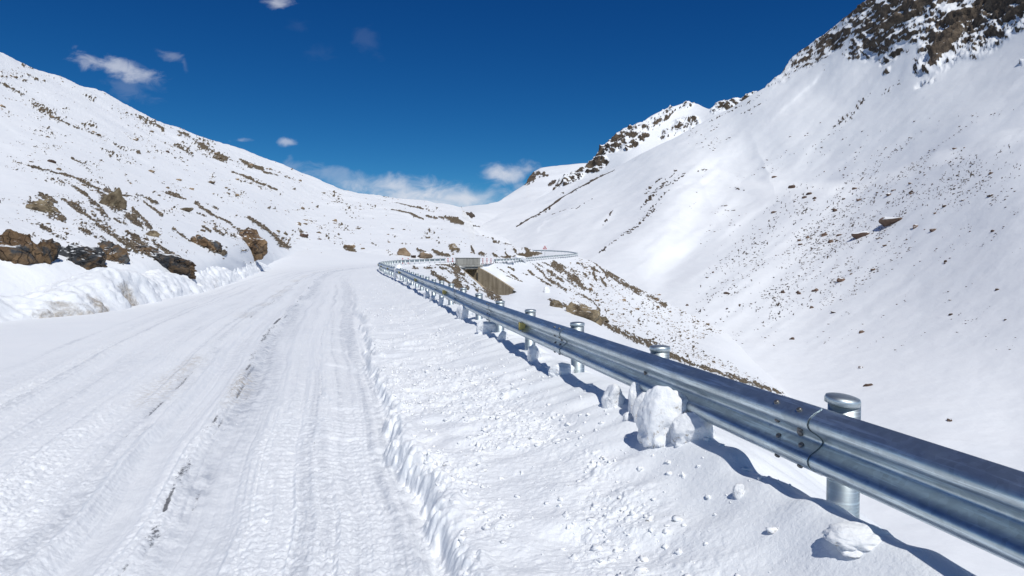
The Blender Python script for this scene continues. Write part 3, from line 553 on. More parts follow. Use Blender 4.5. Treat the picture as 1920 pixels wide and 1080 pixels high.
def finish_mount():
    s = mount; px, py = s.PX, s.PY; X, Y, Z = s.P[..., 0], s.P[..., 1], s.P[..., 2]
    fl = fbm((px*.58+py*.82)/75, (py*.58-px*.82)/420, oct=4, seed=147)
    s.displace(np.clip(Y/200, .12, 2.2)*(1.5*fl*sstep(70, 220, Y)+.8*fbm(X/70, Y/90, oct=3, seed=140)+.30*fbm(X/16, Y/20, oct=4, seed=141))+.10*fbm(X/3.5, Y/3.5, oct=3, seed=146)*sstep(330, 120, Y))
    # cliffs: broken rock, snow lying on every ledge
    cliff = segmask(px, py, [(1448, 160, 1500, 110, 34), (1490, 125, 1560, 70, 52), (1530, 105, 1590, 55, 40), (1600, 30, 1640, 0, 50), (1620, 90, 1700, 20, 90), (1600, 105, 1655, 70, 36), (1655, 120, 1690, 95, 22), (1640, 40, 1760, -30, 110), (1700, 60, 1800, 30, 80), (1730, 125, 1800, 80, 56), (1750, 90, 1830, 30, 90), (1800, 90, 1880, 55, 60), (1780, 20, 1940, -30, 150), (1850, 50, 1940, 20, 60), (1790, -60, 1960, -120, 150), (1700, -40, 1860, -110, 110), (1925, -60, 2250, -200, 220), (1940, 30, 2200, -90, 90),
                                (1715, 160, 1730, 152, 10), (1436, 166, 1450, 156, 14), (1660, 138, 1668, 130, 10), (1912, 118, 1924, 114, 8), (1740, 150, 1750, 146, 8)])
    body = sstep(-.2, .5, cliff)
    core = sstep(.1, .9, segmask(px, py, [(1755, 100, 1800, 50, 50), (1790, 40, 1880, 10, 60), (1850, 20, 1940, -20, 90), (1650, 60, 1690, 30, 26), (1735, 130, 1765, 105, 26)]))
    ca, cb = px*.64+py*.77, -px*.77+py*.64; rr = .6*ridged(X/17, Y/17, Z/12, oct=5, seed=142, gain=.6)+.55*ridged(ca/17, cb/46, oct=4, seed=152, gain=.6); st = ridged(X/70-Z/40, Y/60, Z/9, oct=3, seed=143)
    s.displace(body*(5.0*rr*(.45+.55*sstep(1520, 1640, px))+1.0*st+2.5*core-1.5))
    steep = 1-s.N[..., 2]
    gull = fbm((px*.62+py*.78)/38, (py*.62-px*.78)/9, oct=3, seed=148)
    rock = np.where(cliff > -.8, -.06+np.clip(cliff, -1, .7)*.30+1.55*(steep-.38)+.62*core+(.40-.15*sstep(1640, 1760, px))*fbm(ca/4.5, cb/9, oct=4, seed=153)+.50*sstep(1640, 1740, px)*fbm(ca/17, cb/34, oct=3, seed=155)+.16*fbm(px/6, py/4.5, oct=4, seed=144)+.25*vn(px/1.7, py/1.5, seed=145)-.26*gull+.08+.12*sstep(1640, 1760, px)+.16*sstep(1620, 1540, px)+.30*vn(px/2.2, py/1.8, seed=154)*sstep(1680, 1560, px), 0)
    rock = np.clip(rock, 0, 1)
    # thin stone lines and scree streaks
    lines = segmask(px, py, [(1155, 319, 1120, 333, 4), (1120, 333, 1060, 362, 4.5), (1060, 362, 1010, 395, 4.5), (1010, 395, 965, 423, 4), (1065, 350, 1040, 366, 3), (1030, 385, 1000, 405, 4), (1400, 197, 1330, 232, 3), (1515, 122, 1480, 140, 3), (1430, 180, 1400, 200, 4), (1440, 190, 1395, 215, 3),
                               (1268, 320, 1205, 392, 8), (1290, 322, 1250, 350, 8), (1255, 360, 1180, 440, 7), (1240, 385, 1190, 430, 6), (1210, 410, 1120, 480, 5), (1150, 400, 1130, 425, 3), (1240, 335, 1210, 365, 6), (1630, 175, 1560, 235, 10), (1690, 150, 1650, 175, 8), (1330, 318, 1310, 320, 5), (1395, 355, 1370, 352, 4), (1110, 372, 1080, 395, 2), (1035, 402, 1078, 392, 2.2)])
    trk = segmask(px, py, [(1152, 320, 1120, 333, 3.4), (1120, 333, 1060, 362, 4), (1060, 362, 1010, 395, 3.6), (1010, 395, 968, 422, 3)]); rock = np.maximum(rock, np.where(trk > -1, .85*sstep(-.1, .6, trk+.35*vn(px/6, py/6, seed=156)), 0))
    dots = vn(px/2.0, py/1.7, seed=150)*.7+vn(px/3.7, py/2.8, seed=151)*.5
    rock = np.maximum(rock, np.clip(np.where(lines > -1.2, sstep(.1, .75, dots+lines*.5)*.8, 0), 0, 1))
    lobe = sstep(0, 1, segmask(px, py, [(1500, 380, 1340, 560, 210), (1640, 370, 1440, 560, 260), (1900, 300, 1660, 400, 130), (1640, 350, 1800, 290, 50)]))
    clu = fbm((px*.6+py*.8)/16, (py*.6-px*.8)/60, oct=3, seed=80, gain=.6); rock = np.maximum(rock, .85*sstep(.58, .9, dots+.10*lobe+.35*clu)*sstep(.05, .4, lobe))
    rowmid = segmask(px, py, [(1440, 300, 1920, 200, 60), (1560, 330, 1700, 280, 60)]); rock = np.maximum(rock, .8*sstep(.75, .98, dots)*sstep(-.2, .6, rowmid))
    s.build('mountain', M['mountain'], {'rock': rock}, back=((40, -10), (200, -80)))
finish_mount()
# ---- gully, embankment and spur below the far bend of the road
GTOP = [(727, 497), (751, 498), (777, 498), (807, 495.8), (834, 494.5), (857, 497), (900, 497), (928, 493.5), (960, 491), (1000, 488.5), (1040, 484.5), (1062, 481.5), (1080, 480), (1100, 486), (1120, 495), (1140, 507), (1170, 525), (1200, 542), (1230, 556), (1290, 588), (1360, 622), (1420, 682), (1480, 742), (1520, 775)]
GBOT = [(727, 506), (760, 532), (800, 560), (860, 600), (960, 670), (1100, 740), (1300, 860), (1400, 915), (1520, 985)]
gully = Sheet(np.arange(727, 1521, 1.25), GTOP, GBOT, 230, [
    (727, 497, 73), (727, 506, 66), (751, 498, 82), (777, 498, 88), (807, 496, 94), (834, 494.5, 99), (857, 499, 101), (902, 499, 107), (928, 493.5, 112), (960, 491, 124), (1000, 488.5, 140), (1040, 484.5, 157), (1080, 480, 175), (1105, 489, 172), (1140, 507, 165), (1200, 542, 154), (1290, 588, 150), (1360, 622, 150), (1420, 682, 125), (1480, 742, 100),
    (760, 530, 50), (775, 508, 74), (800, 512, 76), (815, 514, 72), (850, 532, 73), (880, 547, 72), (800, 556, 42), (860, 596, 34), (920, 562, 72), (950, 577, 64), (908, 542, 91), (935, 556, 93), (966, 548, 97), (970, 572, 78), (960, 655, 38), (1000, 590, 70), (1050, 604, 66), (1100, 622, 62), (1100, 705, 42), (1200, 662, 60), (1300, 694, 62), (1300, 785, 48), (1300, 860, 40), (1400, 905, 46), (1515, 975, 52), (1400, 724, 68), (1470, 750, 84), (1510, 870, 64),
    (1000, 508, 126), (1000, 540, 108), (950, 515, 110), (1060, 520, 136), (1100, 560, 116), (1040, 562, 92), (1130, 606, 86), (1200, 602, 108), (1300, 642, 110), (1150, 545, 136), (1250, 600, 132)])
def finish_gully():
    s = gully; px, py = s.PX, s.PY; X, Y, Z = s.P[..., 0], s.P[..., 1], s.P[..., 2]
    edge = sstep(0, .06, s.T)
    s.displace(edge*(.28*fbm(X/7, Y/9, oct=4, seed=160)+.05*fbm(X/1.2, Y/1.5, oct=3, seed=161)))
    segs = zz([(760, 340, 1000, 560, 34), (1000, 560, 1280, 755, 60), (850, 345, 960, 430, 22), (960, 340, 1110, 420, 26), (1100, 365, 1280, 500, 110), (1270, 490, 1570, 710, 100), (1000, 460, 1250, 630, 60), (1120, 620, 1290, 740, 40), (720, 450, 830, 540, 24), (830, 540, 1085, 705, 26), (250, 400, 390, 470, 18), (380, 455, 565, 565, 26), (410, 400, 520, 445, 28), (400, 520, 660, 630, 10), (570, 465, 630, 500, 20), (640, 490, 730, 525, 18), (1320, 420, 1470, 560, 40),
               (1460, 350, 1540, 400, 34), (1540, 480, 1640, 590, 70), (1650, 390, 1790, 480, 50), (1700, 490, 1740, 600, 40), (1560, 230, 1800, 400, 34), (1800, 400, 1920, 560, 34), (1550, 700, 1700, 760, 26), (1420, 520, 1500, 620, 22), (1430, 760, 1690, 900, 30), (1700, 900, 1800, 1050, 40), (1110, 300, 1150, 370, 40), (930, 340, 960, 360, 20), (1600, 620, 1700, 700, 20), (240, 345, 300, 370, 16), (1500, 360, 1600, 440, 16), (1800, 560, 1900, 700, 26), (1200, 440, 1330, 560, 30)], 900, 450, 8)
    segs += zz([(740, 460, 1010, 640, 80), (960, 330, 1250, 560, 130), (1050, 590, 1250, 700, 70), (1330, 640, 1560, 770, 76), (1480, 690, 1740, 860, 100), (600, 385, 780, 390, 22), (840, 380, 940, 400, 38), (410, 350, 510, 400, 34), (640, 335, 720, 345, 30), (780, 325, 900, 350, 34), (990, 600, 1200, 720, 60), (900, 320, 1100, 340, 30), (1090, 320, 1130, 380, 44), (960, 830, 1180, 960, 60), (1200, 900, 1450, 1080, 50)], 720, 455, 8)
    segs += [(1140, 512, 1200, 548, 12), (1200, 545, 1250, 572, 10), (1030, 562, 1140, 612, 6), (1140, 612, 1300, 682, 9), (1300, 682, 1465, 738, 8)]
    m = segmask(px, py, segs); nz = fbm((px*.8+py*.6)/13, (py*.8-px*.6)/3.4, oct=4, seed=162)*1.0+vn(px/1.7, py/1.3, seed=163)*.5
    rock = np.where(m > -1.2, .47+m*.5+nz*.9-.05, 0)
    st = inpoly(px, py, [(1080, 482), (1140, 505), (1215, 548), (1300, 592), (1360, 622), (1300, 640), (1480, 740), (1470, 745), (1300, 690), (1130, 612), (1080, 570), (1060, 520)])
    dots = vn(px/2.4, py/1.6, seed=165)*.7+vn(px/5, py/3, seed=166)*.45+.25*fbm((px+py)/30, (py-px*.6)/10, oct=2, seed=167)
    rock = np.clip(np.maximum(rock, np.where(st, sstep(.25, .8, dots)*.85, 0)), 0, 1)
    s.displace(edge*sstep(.45, .75, rock)*.12*(.5+ridged(X/.9, Y/.9, Z/.6, oct=4, seed=168)))
    s.rock = rock
    hole = inpoly(px, py, [(863, 500.5), (899, 500.5), (930, 519), (968, 545.5), (952, 550.5), (930, 552), (917, 547), (906, 540)])
    s.build('gully', M['gully'], {'rock': rock}, back=((.4, -.1), (6, -4), (20, -14)), keep=~hole, skirt=((3, -1.6), (6, -4.5), (12, -12)))
finish_gully()
# ---- the road beyond the culvert, round the spur
farroad = Sheet(np.arange(846, 1083, 1.5), [(846, 491), (905, 488.5), (950, 486), (1000, 481), (1014, 477.5), (1022, 470.8), (1050, 470.8), (1083, 474.5)], [(846, 496.5), (900, 496.5), (928, 493.3), (960, 490.8), (1000, 488.2), (1040, 484.2), (1062, 481.2), (1083, 480)], 40, [
    (846, 496.5, 102), (846, 491, 118), (900, 496.5, 107.2), (905, 488.5, 124), (928, 493.3, 112.2), (950, 486, 142), (960, 490.8, 124.3), (1000, 488.2, 140.3), (1000, 481, 166), (1014, 477.5, 184), (1040, 484.2, 157.3), (1030, 470.8, 204), (1060, 471.5, 200), (1083, 474.5, 190), (1083, 480, 175.3)])
farroad.displace(.08*fbm(farroad.P[..., 0]/3, farroad.P[..., 1]/5, oct=3, seed=170)*sstep(0, .2, 1-farroad.T)*sstep(0, .2, farroad.T))
farroad.build('road', M['hill'], {'rock': np.zeros_like(farroad.PX)}, back=((4, -1.2), (20, -14)))
tag(farroad.obj, 'snow covered road beyond the culvert bending round the spur')
# ---- ground under and behind everything
def build_ground():
    n = 60; a = np.linspace(-6000, 6000, n); X, Y = np.meshgrid(a, a[::-1]); Z = -60+12*fbm(X/500, Y/500, oct=3, seed=180)
    o = link('ground', mesh_np('ground', np.stack([X, Y, Z], -1), gridfaces(n, n), {'rock': np.zeros_like(X)}), M['far']); tag(o, kind='structure')
build_ground()
# ------------------------------------------------------------------ ploughed snow bank on the hill side
def onground(px, py):                                   # point of the road surface under a photo pixel
    Yq = np.arange(3, 122, .05); Xq = (px-HX)/F*Yq; zq = road_surface(Xq, Yq)[0]; i = int(np.argmax(CZ-(py-HY)/F*Yq <= zq)); return float(Xq[i]), float(Yq[i]), float(zq[i])
def build_bank():
    ctl = [(-150, 628, .9, 2.4), (-60, 616, .95, 2.4), (0, 607, 1.0, 2.3), (70, 598, .72, 2.0), (140, 592, .55, 1.6), (190, 588, .72, 1.6), (235, 579, .92, 1.6), (300, 565, 1.02, 1.5), (350, 555, .9, 1.5), (400, 544, .82, 1.5), (440, 530, .95, 1.5), (475, 515, 1.15, 1.6), (498, 506, 1.1, 1.6), (512, 503.5, .4, 1.0)]
    pts = np.array([onground(a, b) for a, b, _, _ in ctl]); L = np.concatenate([[0], np.cumsum(np.linalg.norm(np.diff(pts[:, :2], axis=0), axis=1))])
    ns, nt = 760, 90; sL = np.linspace(0, L[-1], ns)
    bx = np.interp(sL, L, pts[:, 0]); by = np.interp(sL, L, pts[:, 1]); bz = np.interp(sL, L, pts[:, 2]); H = np.interp(sL, L, [c[2] for c in ctl]); Wd = np.interp(sL, L, [c[3] for c in ctl])
    ker = np.exp(-.5*(np.arange(-90, 91)*(sL[1]-sL[0])/3.2)**2); ker /= ker.sum()
    sm_ = lambda q: np.convolve(np.concatenate([q[0]+(np.arange(-90, 0))*(q[1]-q[0]), q, q[-1]+np.arange(1, 91)*(q[-1]-q[-2])]), ker, 'valid')
    tx, ty = np.gradient(sm_(bx)), np.gradient(sm_(by)); l = np.hypot(tx, ty); nx, ny = -ty/l, tx/l
    t = np.linspace(0, 1, nt)[None, :]; S = sL[:, None]
    H = .92*H[:, None]*(1+.28*vn(S*.35, t*1.2, seed=200)+.10*vn(S*1.3, t*3, seed=201)); wob = .16*vn(S*.9, 0*S, seed=202)+.07*vn(S*2.7, 0*S, seed=203)
    prof = np.interp(t, [0, .03, .10, .17, .25, .36, .52, .75, 1.0], [-.12, .0, .40, .74, .95, 1.0, .80, .52, .10])+0*S
    off = Wd[:, None]*(t*2.3)+wob*(1-t)
    X = bx[:, None]+nx[:, None]*off; Y = by[:, None]+ny[:, None]*off; Z = bz[:, None]-.05+H*prof
    P = np.stack([X, Y, Z], -1); n = gnormals(P); du = np.gradient(P, axis=1); dv = np.gradient(P, axis=0); n = np.cross(dv, du); n /= np.linalg.norm(n, axis=-1, keepdims=True)+1e-9
    n *= 1 if n[..., 2].mean() > 0 else -1
    far_ = np.clip(18/Y, .35, 1)
    d = .15*fbm(X*1.3, Y*1.3, Z*2.0, oct=4, seed=204, gain=.6)+.07*cellbumps(S*2.2+.9*vn(S*2, t*9, seed=209), t*11+.9*vn(S*3, t*6, seed=210), 205, .6)+.06*ridged(X*3.2, Y*3.2, Z*4, oct=4, seed=207, gain=.6)
    P = P+n*(d*sstep(0, .08, t)*sstep(1, .75, t))[..., None]
    face = sstep(.28, .12, t)*sstep(-.02, .04, t)
    dirt = face*sstep(.15, .8, fbm(S*.75, t*3, oct=4, seed=208)+.35*np.exp(-((S-np.interp(190, [c[0] for c in ctl], L))/1.6)**2)+.5*np.exp(-((S-np.interp(255, [c[0] for c in ctl], L))/1.2)**2))*.55
    o = link('snow_bank', mesh_np('snow_bank', P, gridfaces(ns, nt)[:, ::-1], {'rock': dirt}), M['bank'])
    tag(o, 'long lumpy bank of ploughed snow with brown stains along the left road edge', 'snow bank')
build_bank()
# ------------------------------------------------------------------ guardrails
PROF = np.array([(.000, .310), (.004, .309), (.016, .303), (.045, .288), (.068, .272), (.079, .256), (.083, .240), (.080, .226), (.068, .211), (.032, .188), (.014, .174), (.005, .163), (.003, .155)])
PROF = np.concatenate([PROF, (PROF[:-1]*[1, -1]+[0, .310])[::-1]])
def proft(h): return float(np.interp(h, PROF[::-1, 1], PROF[::-1, 0]))
class Path:
    def __init__(s, pts):                               # x, y, z of the beam's top edge
        p = np.array(pts, float); L = np.concatenate([[0], np.cumsum(np.linalg.norm(np.diff(p[:, :2], axis=0), axis=1))]); q = np.linspace(0, L[-1], 4000)
        c = np.stack([catmull(L, p[:, i], q) for i in range(3)], -1); s.L = np.concatenate([[0], np.cumsum(np.linalg.norm(np.diff(c[:, :2], axis=0), axis=1))]); s.c = c; s.t = np.gradient(c, axis=0); s.t[:, 2] = 0; s.t /= np.linalg.norm(s.t, axis=1, keepdims=True)
    def __call__(s, d):
        p = np.array([np.interp(d, s.L, s.c[:, i]) for i in range(3)]); t = np.array([np.interp(d, s.L, s.t[:, i]) for i in range(2)]); t /= np.linalg.norm(t); return p, t, np.array([-t[1], t[0]])
    def atY(s, Y): return float(np.interp(Y, s.c[:, 1], s.L))
def beam_mesh(path, a, b, seg, lap, th=.0035):
    vs = []; n = len(PROF)
    for k in range(seg+1):
        f = k/seg; p, t, nn = path(a+(b-a)*f); o = lap*(1-f)+.003*math.sin(a*7.3+f*9)*math.sin(f*math.pi)
        for side in (0, 1):
            for d, h in PROF:
                q = d+o-(th if side else 0); vs.append((p[0]+nn[0]*q, p[1]+nn[1]*q, p[2]-.310+h))
    fs = []
    for k in range(seg):
        A = k*2*n; B = A+2*n
        for i in range(n-1):
            fs.append((A+i, A+i+1, B+i+1, B+i)); fs.append((A+n+i, B+n+i, B+n+i+1, A+n+i+1))
        fs += [(A, B, B+n, A+n), (A+n-1, A+2*n-1, B+2*n-1, B+n-1)]
    for A in (0, seg*2*n): fs += [(A+i, A+n+i, A+n+i+1, A+i+1) for i in range(n-1)]
    mb = MB(); mb.v = vs; mb.f = fs; return mb
def post_meshes():
    p = MB().lathe((0, 0, 0), [(.07, -1.5), (.07, -.012)], 28).mesh('post'); p.polygons.foreach_set('use_smooth', np.ones(len(p.polygons), bool))
    c = MB().lathe((0, 0, 0), [(.0715, -.032), (.0765, -.030), (.0775, -.010), (.073, .001), (.05, .007), (.02, .009), (.002, .0095)], 28).mesh('cap'); c.polygons.foreach_set('use_smooth', np.ones(len(c.polygons), bool))
    for me, mt in ((p, M['post']), (c, M['post'])): me.materials.append(mt)
    b = MB().box((0, .085, -.22), .07, .045, .20).mesh('bracket'); b.materials.append(M['post'])
    return p, c, b
POSTM = post_meshes()
def make_rail(name, path, s0, s1, post0, label, group=None, bolts=0, reflectors=()):
    base, _, _ = path(max(s0, 0)); root = empty(name, (base[0], base[1], base[2]-.8)); tag(root, label, 'guardrail', group); loc = Vector(root.location)
    def child(o, par=root): o.parent = par; o.matrix_parent_inverse = Matrix.Translation(-loc); return o
    k = math.floor(s0/4)*4-0.0+(post0 % 4); k = post0-4*math.ceil((post0-s0)/4); j = 0
    while k < s1-.5:
        a = max(k, 0); b = min(k+4.32, s1)
        bm_ = child(beam_mesh(path, a, b, 14, .0075).build('beam', M['beam'], None, True)); autosmooth(bm_, 50)
        near = (path(a)[0][1] < bolts)
        if near and k >= 0:
            mb = None
            for (ds, h, r) in [(.10, .285, .014), (.28, .285, .014), (.10, .196, .014), (.28, .196, .014), (.10, .118, .014), (.28, .118, .014), (.10, .022, .014), (.28, .022, .014), (.155, .162, .019)]:
                p, t, nn = path(a+ds); d = proft(h)+.0075*(1-ds/4.3); e = .012; sl_ = (proft(h+e)-proft(h-e))/(2*e); ax = Vector((nn[0], nn[1], -sl_)).normalized()
                mb = MB().lathe((p[0]+nn[0]*d, p[1]+nn[1]*d, p[2]-.310+h), [(r, -.002), (r, .004), (r*.8, .009), (r*.35, .011), (.0015, .0113)], 12, ax)
                bo = mb.build('bolt', M['bolt'], bm_, True); bo.matrix_parent_inverse = Matrix.Identity(4)
            p, t, nn = path(a+2.0); d = proft(.155)+.003
            bo = MB().lathe((p[0]+nn[0]*d, p[1]+nn[1]*d, p[2]-.155), [(.018, -.002), (.018, .005), (.014, .011), (.002, .013)], 12, (nn[0], nn[1], 0)).build('bolt', M['bolt'], bm_, True)
        k += 4; j += 1
    s = post0-2*math.floor((post0-s0)/2); i = 0; rr = random.Random(5)
    while s <= s1-.1:
        if s < 0: s += 2; continue
        p, t, nn = path(s); c = (p[0]-nn[0]*.108, p[1]-nn[1]*.108, p[2]+.040+rr.uniform(-.012, .012))
        o = bpy.data.objects.new('post', POSTM[0]); COL.objects.link(o); child(o); o.location = c; o.rotation_euler = (rr.uniform(-.012, .012), rr.uniform(-.012, .012), math.atan2(nn[1], nn[0])-math.pi/2)
        q = bpy.data.objects.new('cap', POSTM[1]); COL.objects.link(q); q.parent = o
        if abs(s-post0) < .1: q.rotation_euler = (R(4), R(-5), 0); q.location = (-.006, .012, .006)
        q = bpy.data.objects.new('bracket', POSTM[2]); COL.objects.link(q); q.parent = o
        s += 2; i += 1
    for Y in reflectors:
        p, t, nn = path(path.atY(Y)); zc = p[2]-.155
        def P3(a, d, h): return (p[0]+t[0]*a+nn[0]*d, p[1]+t[1]*a+nn[1]*d, zc+h)
        fr = [(.02, -.030), (.105, -.052), (.105, .052), (.02, .030)]
        mb = MB().hexa([P3(-.012, d, h) for d, h in fr], [P3(-.007, d, h) for d, h in fr]); o = child(mb.build('reflector', M['yellow']))
        fb = [(.003, -.034), (.112, -.058), (.112, .058), (.003, .034)]
        mb = MB().hexa([P3(-.006, d, h) for d, h in fb], [P3(.03, d*.8, h*.9) for d, h in fb]); q = mb.build('backing', M['bolt'], o)
    return root
pts = [(float(railx(Y)), Y, .823+float(np.interp(Y, [-5, 11, 17, 25, 32, 45, 60, 72, 85, 100], [0, 0, .075, .13, .27, .42, .56, .68, .88, 1.10]))) for Y in (-3, -1, 1, 3, 5, 8, 12, 17, 22, 28, 33, 40, 46, 53, 60, 66, 72, 77, 82, 88, 94, 99.5)]
PATH1 = Path(pts); S0 = PATH1.atY(3.14)
make_rail('guardrail', PATH1, 0, PATH1.L[-1], S0, 'galvanised guardrail running from the right foreground to the concrete culvert parapet', 'galvanised roadside guardrails', bolts=26, reflectors=(8.77, 16.8, 25.2, 33.5, 42, 50, 58, 66))
PATH2 = Path([(-2.9, 112.3, 1.86), (.3, 124, 2.02), (4.4, 140, 2.35), (9.8, 157, 2.88), (13.6, 167, 3.2), (16.2, 175, 3.52), (17.15, 180, 3.72), (17.0, 184, 3.90), (15.6, 190, 4.28), (12.3, 197, 4.62), (8.0, 203, 4.86), (4.0, 207, 4.98)])
make_rail('guardrail', PATH2, 0, PATH2.L[-1], 1.0, 'distant guardrail curving round the spur past the warning sign', 'galvanised roadside guardrails')
# ------------------------------------------------------------------ culvert under the road
def build_culvert():
    root = empty('culvert', (-6.6, 104, 0)); tag(root, 'concrete road culvert with pale parapet and stained tan wing walls in the gully', 'culvert')
    inv = Matrix.Translation((6.6, -104, 0))
    def fin(mb, name, mat, bev=.03):
        o = mb.build(name, mat); o.parent = root; o.matrix_parent_inverse = inv
        if bev: bevel(o, bev)
        return o
    a = np.array([-8.25, 102.0]); b = np.array([-4.95, 106.4]); L = np.linalg.norm(b-a); t = (b-a)/L; n = np.array([t[1], -t[0]]); ang = math.atan2(t[1], t[0])
    def W(s, d, z): q = a+t*s+n*d; return (q[0], q[1], z)
    def slab(s0, s1, d0, d1, z0, z1): return MB().hexa([W(s0, d0, z0), W(s1, d0, z0), W(s1, d1, z0), W(s0, d1, z0)], [W(s0, d0, z1), W(s1, d0, z1), W(s1, d1, z1), W(s0, d1, z1)])
    par = fin(slab(0, L, -.3, .0, .98, 1.95), 'parapet', M['concrete'])
    mb = MB()
    for i in range(22):
        s = .22+i*(L-.44)/21; q = slab(s-.05, s+.05, .002, .03, 1.02, 1.80); mb.add(q.v, q.f)
    fin(mb, 'parapet_ribs', M['concrete'], .008)
    fin(slab(-.12, L+.12, -.36, .07, 1.953, 2.06), 'coping', M['concrete'])
    fin(slab(-.15, L+.5, -3.0, .22, .66, .976), 'deck_slab', M['concrete'])
    fin(slab(.1, L-.5, -3.0, .05, .30, .657), 'girder', M['concrete'])
    # abutments and the dark passage behind
    fin(slab(-.25, .35, -9, -.05, -4.5, .64), 'abutment', M['tan_concrete']); fin(slab(L-.75, L-.05, -9, -.05, -4.5, .64), 'abutment', M['tan_concrete'])
    fin(slab(-.2, L, -9.4, -9, -4.5, .64), 'back_wall', M['tan_concrete']); fin(slab(-.2, L, -9, -3.0, .645, .80), 'soffit', M['tan_concrete'], 0)
    fin(slab(-.2, L, -9, .5, -4.6, -3.3), 'invert', M['tan_concrete'], 0)
    # right wing wall: sloping top, foot buried in snow
    def wall(p0, p1, zt0, zt1, zb, th, name, curve=0, mat=M['tan_concrete']):
        p0 = np.array(p0); p1 = np.array(p1); d = (p1-p0)/np.linalg.norm(p1-p0); m_ = np.array([d[1], -d[0]]); mb = MB(); N_ = 10
        vs = []
        for k in range(N_+1):
            f = k/N_; q = p0+(p1-p0)*f; z = zt0+(zt1-zt0)*(f**1.12)
            for e, zz_ in ((0, zb), (0, z), (th, z), (th, zb)): vs.append((q[0]-m_[0]*e*-1*1, q[1]-m_[1]*e*-1*1, zz_))
        fs = [tuple(k*4+i for i in (0, 1))+tuple((k+1)*4+i for i in (1, 0)) for k in range(N_)]+[(k*4+1, k*4+2, k*4+6, k*4+5) for k in range(N_)]+[(k*4+2, k*4+3, k*4+7, k*4+6) for k in range(N_)]+[(0, 1, 2, 3), (N_*4, N_*4+3, N_*4+2, N_*4+1)]
        return fin(mb.add(vs, fs), name, mat, 0)
    wall((-5.25, 105.2), (.66, 101.8), .55, -2.98, -5.2, -.45, 'wing_wall')
    wall((-8.35, 101.9), (-3.7, 92.5), .62, -2.35, -5.0, -.45, 'wing_wall')
build_culvert()
# ------------------------------------------------------------------ red and white marker posts
def make_marker(x, y, ztop, label, src=None, h=.95):
    if src is None:
        root = empty('marker_post', (x, y, ztop-h)); MB().lathe((0, 0, 0), [(.082, -.6), (.082, h-.02), (.065, h), (.002, h+.004)], 18).build('post', M['white'], root, True)
        for k in range(4):
            z = h-.03-.235*k; MB().lathe((0, 0, 0), [(.081, z-.128), (.087, z-.126), (.087, z-.002), (.081, z)], 18).build('red_band', M['red'], root, True)
    else:
        root = src.copy(); COL.objects.link(root); root.location = (x, y, ztop-h)
        for c in list(src.children): d = c.copy(); COL.objects.link(d); d.parent = root
    tag(root, label, 'marker post', 'red and white marker posts at the culvert'); return root
def ptY(px, py, Y): p = at(np.array(px, float), py, Y); return tuple(map(float, p))
first = None
for px, py, Y, lab in ((840, 483.8, 100.8, 'red and white marker post beside the end of the near guardrail'), (848.8, 483.3, 101.6, 'red and white marker post just left of the concrete parapet'), (905.3, 484, 107.6, 'red and white marker post just right of the concrete parapet'), (913, 484, 109.2, 'middle red and white marker post of the three right of the parapet'), (920.6, 484.2, 110.8, 'red and white marker post beside the start of the distant guardrail'),
                       (755, 483.6, 104, 'red and white marker post behind the rail under the round tan boulder'), (765.4, 483.8, 106, 'red and white marker post behind the rail between the two tan boulders')):
    p = ptY(px, py, Y); o = make_marker(*p, lab, first); first = first or o
# ------------------------------------------------------------------ triangular warning sign
def build_sign():
    Y = 165.0; x, _, zc = ptY(1021.6, 465.0, Y); zb = ptY(1021.6, 490, Y)[2]
    root = empty('warning_sign', (x, Y, zb)); tag(root, 'triangular red bordered warning sign on a thin grey pole by the far bend', 'road sign'); zc -= zb
    MB().lathe((0, 0, -.5), [(.045, 0), (.045, zc+.75)], 14).build('pole', M['post'], root, True)
    def tri(r, y0, y1, dz=0):
        q = [(r*math.sin(2*math.pi*k/3), r*math.cos(2*math.pi*k/3)) for k in range(3)]
        return MB().hexa([(a, y0, zc+b+dz) for a, b in q], [(a, y1, zc+b+dz) for a, b in q])
    o = tri(.60, -.085, -.06).build('red_plate', M['red'], root); bevel(o, .03)
    tri(.33, -.092, -.087).build('white_panel', M['white'], root)
    mb = MB()
    for (a, b, c, d) in ((-.07, -.13, .05, -.05), (.05, -.05, -.05, .03), (-.05, .03, .05, .12)):
        l = math.hypot(c-a, d-b); nx_, nz_ = -(d-b)/l*.032, (c-a)/l*.032
        mb.hexa([(a+nx_, -.099, zc+b+nz_), (c+nx_, -.099, zc+d+nz_), (c-nx_, -.099, zc+d-nz_), (a-nx_, -.099, zc+b-nz_)], [(a+nx_, -.094, zc+b+nz_), (c+nx_, -.094, zc+d+nz_), (c-nx_, -.094, zc+d-nz_), (a-nx_, -.094, zc+b-nz_)])
    mb.build('symbol', M['symbol'], root)
build_sign()
